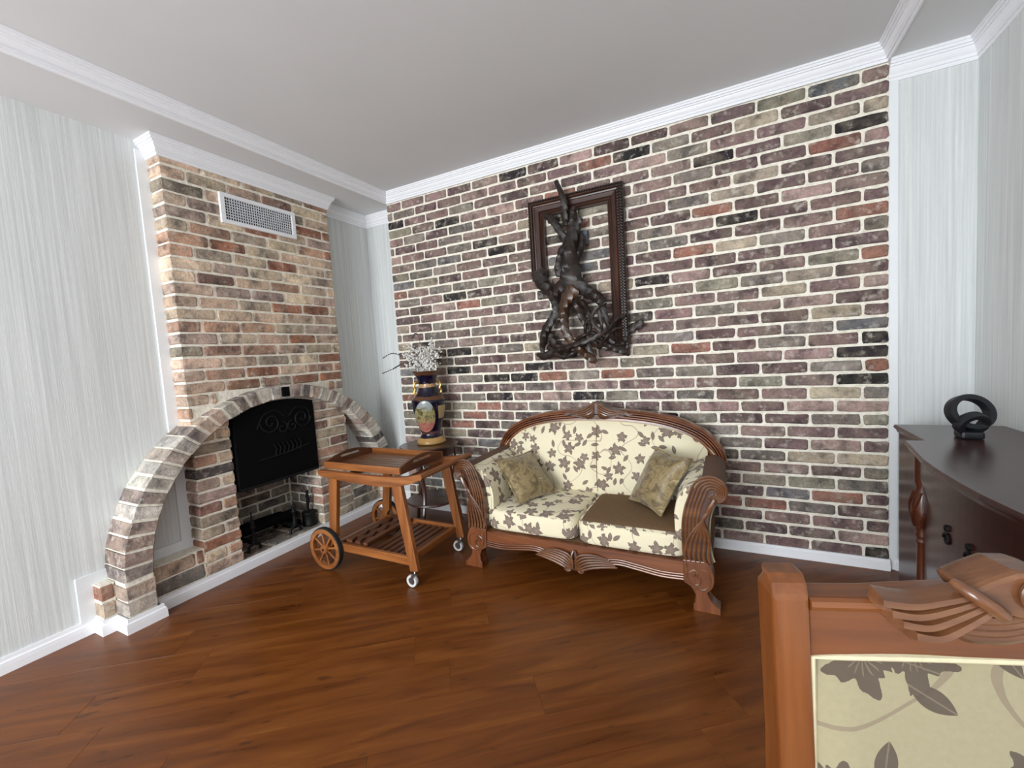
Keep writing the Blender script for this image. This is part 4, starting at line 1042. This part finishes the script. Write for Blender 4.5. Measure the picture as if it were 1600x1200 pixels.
# wheels
def wheel(y, lab):
    wx, wz, R0 = .652, .138, .138
    k = MB(); k.ring_lathe([(.103, -.014), (.130, -.014), (.130, .014), (.103, .014)], (wx, y, wz), 36); w_ = k.build('wheel', MAT['cartx'], cart, bevel=.003)
    if lab: w_['label'] = lab
    k = MB(); k.ring_lathe([(.129, -.016), (.136, -.014), (.138, 0), (.136, .014), (.129, .016)], (wx, y+.004, wz), 36); k.build('tyre', MAT['tyre'], w_, smooth=True)
    k = MB(); k.lathe([(.0, -.022), (.026, -.022), (.030, -.016), (.030, .016), (.026, .022), (0, .022)], (wx, y, wz), 20, 'y'); k.build('hub', MAT['cartx'], w_, smooth=True)
    k = MB(); k.lathe([(.0, -.027), (.007, -.027), (.008, -.020), (0, -.020)], (wx, y, wz), 10, 'y'); k.lathe([(.0, .027), (.007, .027), (.008, .020), (0, .020)], (wx, y, wz), 10, 'y'); k.build('axle_cap', MAT['tyre'], w_)
    for i in range(8):
        a = 2*PI*i/8+.2
        k = MB(); k.bar((wx+.026*math.cos(a), y, wz+.026*math.sin(a)), (wx+.106*math.cos(a), y, wz+.106*math.sin(a)), .012, .014, (0, 1, 0)); k.build('spoke', MAT['cartx'], w_, bevel=.002, seg=1)
wheel(YN-.034, None); wheel(YFR+.034, None)
b = MB(); b.tube([(.652, YN-.03, .138), (.652, YFR+.03, .138)], .008, 8); b.build('axle', MAT['steel'], cart)
for y in (YN, YFR):
    b = MB(); b.bar((.70, y, .225), (.655, y, .138), .028, .05, (1, 0, 0), .028, .04); b.build('axle_block', MAT['cartz'], cart, bevel=.004)
def castor(y, dx):
    cx_ = 1.338+dx
    k = MB(); k.ring_lathe([(.022, -.010), (.034, -.011), (.037, 0), (.034, .011), (.022, .010)], (cx_-.022, y, .037), 24); w_ = k.build('castor', MAT['castor'], cart, smooth=True)
    k = MB(); k.lathe([(0, -.008), (.023, -.008), (.023, .008), (0, .008)], (cx_-.022, y, .037), 18, 'y'); k.build('castor_disc', MAT['steel'], w_)
    k = MB(); k.lathe([(0, -.012), (.006, -.012), (.006, .012), (0, .012)], (cx_-.022, y, .037), 10, 'y'); k.build('castor_pin', MAT['iron'], w_)
    k = MB(); 
    for s_ in (-1, 1): k.bar((cx_-.022, y+s_*.0135, .037), (cx_, y+s_*.0135, .086), .003, .020, (1, 0, 0))
    k.box(cx_-.016, cx_+.016, y-.015, y+.015, .084, .090); k.tube([(cx_, y, .088), (cx_, y, .112)], .007, 8)
    k.build('castor_fork', MAT['steel'], w_)
castor(YN, 0); castor(YFR, 0)
# serving tray lying on the trolley
tx0, tx1, ty0, ty1, tz = .632, 1.262, -1.045, -.625, .642
tray = thing('serving_tray', ((tx0+tx1)/2, (ty0+ty1)/2, tz), 'slatted wooden serving tray with arched handle ends lying on the trolley', 'tray')
for y in (ty0, ty1-.016): MB().box(tx0, tx1, y, y+.016, tz, tz+.042).build('tray_side', MAT['cartx'], tray, bevel=.003)
for x in (tx0, tx1-.014):
    ar = [(ty0+.016+(ty1-ty0-.032)*i/14, tz+.042+.036*math.sin(PI*i/14)) for i in range(15)]
    b = MB(); ym = (ty0+ty1)/2
    # arched end board built round its hand slot
    for i in range(14):
        (ya, za), (yb, zb_) = ar[i], ar[i+1]; slot = 4 <= i < 10
        for lo, hi0, hi1 in (((tz, tz+.040, tz+.040), (tz+.056, za, zb_)) if slot else ((tz, za, zb_),)):
            b.hexa([(x, ya, lo), (x+.014, ya, lo), (x+.014, yb, lo), (x, yb, lo), (x, ya, hi0), (x+.014, ya, hi0), (x+.014, yb, hi1), (x, yb, hi1)])
    b.build('tray_end', MAT['dcarty'], tray)
for k in range(8):
    y = ty0+.020+k*.0478; MB().box(tx0+.014, tx1-.014, y, y+.040, tz+.002, tz+.012).build('slat', MAT['trayx'], tray, bevel=.003, seg=1)

# ------------------------------------------------------------------ sideboard
cab = thing('sideboard', (3.82, -1.15, 0), 'dark mahogany bow fronted sideboard against the right wall', 'sideboard')
CT = .846
half = [(3.662, -.262), (3.658, -.628), (3.594, -.640), (3.583, -.742), (3.566, -.86), (3.552, -.965), (3.547, -1.06), (3.546, -1.15)]
plan = half + [(x, -2.30-y) for x, y in half[::-1][1:]]
plan = [(4.035, -.262)] + plan + [(4.035, -2.038)]
def inset(P, d): return [(x+d if x < 4 else x, y+(-d if y > -1.15 else d)*(1 if abs(y+1.15) > .5 else 0)) for x, y in P]
b = MB(); R = []
for d, z_ in ((.010, CT-.034), (.006, CT-.022), (0, CT-.016), (-.002, CT-.009), (.003, CT)):
    R.append([(x, y, z_) for x, y in inset(plan, d)])
b.rings(R); b.build('top', MAT['caby'], cab)
MB().box(3.676, 4.030, -2.022, -.278, .07, CT-.03).build('body', MAT['cabz'], cab, bevel=.003)
MB().box(3.664, 4.030, -2.03, -.27, 0, .07).build('plinth', MAT['caby'], cab, bevel=.006)
# bowed door front
def bow(y): return 3.590+.044*((y+1.15)/.47)**2
b = MB(); R = []
ys = [-.735-.83*i/20 for i in range(21)]
R = [[(bow(y), y, z_) for z_ in (.10, CT-.034)] + [(3.71, y, CT-.034), (3.71, y, .10)] for y in ys]
b.rings(R); dr = b.build('bow_front', MAT['cabz'], cab)
b = MB(); L1 = [(bow(y)-.012, y) for y in ys]
for i in range(20):
    f0 = .70+.09*(1-min(1, abs((ys[i]+1.15)/.42)))*0; 
    zt0 = .655+.07*math.cos((ys[i]+1.15)/.42*PI)*-1; zt1 = .655-.07*math.cos((ys[i+1]+1.15)/.42*PI)
    b.hexa([(bow(ys[i])-.014, ys[i], zt0), (bow(ys[i])+.002, ys[i], zt0), (bow(ys[i+1])+.002, ys[i+1], zt1), (bow(ys[i+1])-.014, ys[i+1], zt1), (bow(ys[i])-.014, ys[i], CT-.034), (bow(ys[i])+.002, ys[i], CT-.034), (bow(ys[i+1])+.002, ys[i+1], CT-.034), (bow(ys[i+1])-.014, ys[i+1], CT-.034)])
b.build('apron', MAT['caby'], cab)
for y in (-1.22, -1.08):
    k = MB(); k.tube(spiral((y, .615), .022, .006, 0, 7, 20, d=bow(y)-.017), .004, 6); k.lathe([(0, -.008), (.010, -.006), (.012, .004), (0, .006)], (bow(y)-.016, y, .652), 10, 'x'); k.build('handle', MAT['iron'], dr, smooth=True)
for y in (-.715, -1.585):
    pr = [(.020, .07), (.026, .075), (.026, .11), (.019, .12), (.017, .45), (.022, .46), (.017, .47), (.023, .485), (.018, .50), (.024, .52), (.034, .56), (.036, .60), (.026, .65), (.020, .68), (.026, .70), (.026, .80)]
    k = MB(); k.lathe(pr, (3.628, y, 0), 16); pp = k.build('corner_post', MAT['postz'], cab, smooth=True)
    k = MB()
    for i in range(6):
        a = 2*PI*i/6; k.tube([(3.628+r_*math.cos(a+q_), y+r_*math.sin(a+q_), z_) for r_, z_, q_ in spline([(.025, .52, 0), (.036, .56, .3), (.036, .61, .7), (.026, .66, 1.1)], 4)], .0055, 5)
    k.build('leaf_carving', MAT['postz'], pp, smooth=True)
    MB().box(3.66, 3.71, y-.04, y+.04, .07, CT-.034).build('post_block', MAT['cabz'], cab)
# black looped ornament on the sideboard
def loop(c, r_, tilt, az, h, w_, lab=None):
    pts = []
    rot = Matrix.Rotation(az, 3, 'Z') @ Matrix.Rotation(tilt, 3, 'X')
    m2 = MB(); R = []
    for i in range(41):
        a = 2*PI*i/40
        ring = []
        for dr_, dz_ in ((-h/2, -w_/2), (h/2, -w_/2), (h/2, w_/2), (-h/2, w_/2)):
            ring.append(Vector(c) + rot @ Vector(((r_+dr_)*math.cos(a), dz_, (r_+dr_)*math.sin(a)*.84)))
        R.append(ring)
    m2.rings(R, True, False, False); return m2
orn = thing('loop_ornament', (3.82, -.52, CT), 'matt black ornament of two interlocked loops on the sideboard', 'ornament')
AZ = math.radians(24)
loop((3.822, -.545, CT+.103), .073, math.radians(-20), AZ, .026, .034).build('loop', MAT['ringblack'], orn, bevel=.005, smooth=True)
loop((3.818, -.570, CT+.060), .047, math.radians(25), AZ, .024, .034).build('loop', MAT['ringblack'], orn, bevel=.005, smooth=True)
b = MB(); b.box(3.782, 3.852, -.590, -.515, CT, CT+.030); b.build('foot', MAT['ringblack'], orn, bevel=.010)

# ------------------------------------------------------------------ chair in the foreground (local axes: x along the back, y away from the camera)
CA = math.atan2(.31, .95)
chr_ = thing('dining_chair', (3.0+.27*.95, -2.33+.27*.31, 0), 'carved wooden chair with shade-darkened floral padded back close to the camera', 'chair', rz=CA)
K = {}
def cb(name, mbx, mat, parent=None, **kw):
    o = mbx.build(name, mat, parent or chr_, local=True, **kw); return o
HW = .27
for s_ in (-1, 1):
    b = MB(); R = []
    for z_, dy, xo in ((.0, .07, .02), (.22, .02, .012), (.45, 0, .008), (.80, 0, .010), (.985, 0, .002), (1.000, 0, .002), (1.012, .010, .006), (1.018, .022, .010)):
        hw_ = .0195; cx_ = s_*(HW-.02-xo*.6)
        R.append([(cx_-hw_, dy, z_), (cx_+hw_, dy, z_), (cx_+hw_, dy+.045-(.018 if z_ > 1.01 else 0), z_), (cx_-hw_, dy+.045-(.018 if z_ > 1.01 else 0), z_)])
    b.rings(R); cb('back_post', b, MAT['chairz'], bevel=.004)
railp = [(-HW+.041, .925), (-.13, .932), (0, .930), (.13, .932), (HW-.041, .925)]
top_ = [(HW-.041, .998), (.16, .999), (.10, 1.004), (0, 1.01), (-.10, 1.004), (-.16, .999), (-HW+.041, .998)]
b = MB(); b.prism(spline(railp, 5)+top_, .006, .038, 'xz'); tr_ = cb('top_rail', b, MAT['chairx'], bevel=.003)
for s_ in (-1, 1):
    b = MB(); b.tube([(s_*(HW-.042), .004, .991), (s_*.15, .003, .992)], .0075, 8); cb('bead', b, MAT['chairx'], tr_, smooth=True)
# carved crest: spreading feathers, tie, scroll, swags
def feather(pts, w0, w1, y0=-.004, th=.010):
    S = spline(pts, 8); R = []
    for i, (x, z_) in enumerate(S):
        a = S[max(0, i-1)]; c = S[min(len(S)-1, i+1)]; t_ = Vector((c[0]-a[0], c[1]-a[1])).normalized(); nn = Vector((-t_.y, t_.x)); q = i/(len(S)-1); wd = (w0+(w1-w0)*q)/2
        R.append([(x+nn.x*wd*u_, y0+dy, z_+nn.y*wd*u_) for u_, dy in ((-1, .012), (-.9, -.004), (-.3, -.004-th), (.5, -.002-th), (1, .004), (1, .012))])
    m2 = MB(); m2.rings(R); return m2
for s_ in (-1, 1):
    G = lambda u: s_*(u-HW)*-1 if s_ > 0 else (u-HW)
    fe = [[(.104, 1.006), (.135, 1.003), (.165, 1.009), (.195, 1.017)], [(.112, .995), (.140, .992), (.168, 1.000), (.197, 1.012)], [(.122, .984), (.148, .981), (.174, .992), (.200, 1.007)], [(.134, .972), (.158, .970), (.182, .984), (.204, 1.001)]]
    for k, P in enumerate(fe):
        cb('feather', feather([(G(u), z_) for u, z_ in P], .017, .009, -.006-.001*k), MAT['carve'], tr_, smooth=True)
    hd = [(.185, 1.022), (.205, 1.033), (.228, 1.043), (.25, 1.043), (.268, 1.036), (.268, .985), (.245, .990), (.222, .995), (.203, 1.002), (.192, 1.010)]
    b = MB(); b.prism([(G(u), z_) for u, z_ in hd], -.018, .030, 'xz'); cb('crest_head', b, MAT['carve'], tr_, bevel=.006)
    b = MB(); TP = spline([(G(.178), -.006, 1.026), (G(.183), -.020, 1.022), (G(.196), -.027, 1.012), (G(.209), -.026, 1.001), (G(.213), -.022, .998)], 5); b.tube(TP, [.0072*math.sin(PI*(i+1.2)/(len(TP)+1.4))**.35 for i in range(len(TP))], 10); cb('tie', b, MAT['carve'], tr_, smooth=True)
    b = MB(); b.tube([(G(.246)+.016*math.cos(2*PI*i/20), -.022, 1.020+.016*math.sin(2*PI*i/20)) for i in range(20)], .004, 7, closed=True); b.lathe([(0, -.004), (.007, -.003), (.009, .002), (0, .004)], (G(.247), -.020, 1.018), 10, 'y'); cb('scroll', b, MAT['carve'], tr_, smooth=True)
    b = MB(); b.lathe([(.0, -.002), (.014, -.002), (.014, .002), (0, .002)], (G(.246), -.018, 1.020), 16, 'y'); cb('scroll_well', b, MAT['cabx'], tr_)
    for k in range(4):
        P = spline([(G(.176+.004*k), .989-.008*k), (G(.20), .979-.007*k), (G(.235), .979-.007*k), (G(.270), .990-.007*k)], 6)
        b = MB(); b.tube([(x, .002, z_) for x, z_ in P], .0052, 6); cb('swag', b, MAT['carve'], tr_, smooth=True)
# padded back
b = MB(); R = []
for i in range(25):
    u = -HW+.046+2*(HW-.046)*i/24; zt = .923+.006*math.cos(u/HW*PI*.5); ring = []
    for j in range(13):
        v_ = j/12; ex = min(1, (1-abs(u)/(HW-.044))*6); h = .016*max(0, ex)**.5*math.sin(PI*v_)**.4 if 0 < v_ < 1 else 0
        ring.append((u, .012-h, .56+(zt-.56)*v_))
    ring += [(u, .034, zt), (u, .034, .56)]
    R.append(ring)
b.rings(R); pb = cb('back_pad', b, MAT['floral_shaded'], smooth=True, uv=True)
edge = [(-HW+.046+2*(HW-.046)*i/24, .923+.006*math.cos((-HW+.046+2*(HW-.046)*i/24)/HW*PI*.5)) for i in range(25)]
edge = edge + [(HW-.046, .923-.03*k) for k in range(1, 13)] + [(HW-.046-2*(HW-.046)*i/12, .56) for i in range(1, 13)] + [(-HW+.046, .56+.03*k) for k in range(1, 12)]
b = MB(); b.tube([(x, .008, z_) for x, z_ in edge], .0042, 7, closed=True, upv=(0, 1, 0)); cb('piping', b, MAT['pipe'], pb, smooth=True)
b = MB(); b.box(-HW+.04, HW-.04, .008, .036, .50, .56); cb('lower_rail', b, MAT['chairx'], bevel=.003)
b = MB(); b.box(-HW+.01, HW-.01, -.43, .04, .385, .43); cb('seat_frame', b, MAT['chairx'], bevel=.005)
b = superbox(0, -.20, .45, .50, .45, .07, 6, 8, .012); cb('seat', b, MAT['floral_shaded'], smooth=True, uv=True)
for s_ in (-1, 1):
    b = MB(); b.lathe([(.016, 0), (.022, .03), (.018, .05), (.026, .30), (.020, .33), (.026, .345), (.026, .40)], (s_*(HW-.045), -.385, 0), 14); cb('front_leg', b, MAT['chairz'], smooth=True)
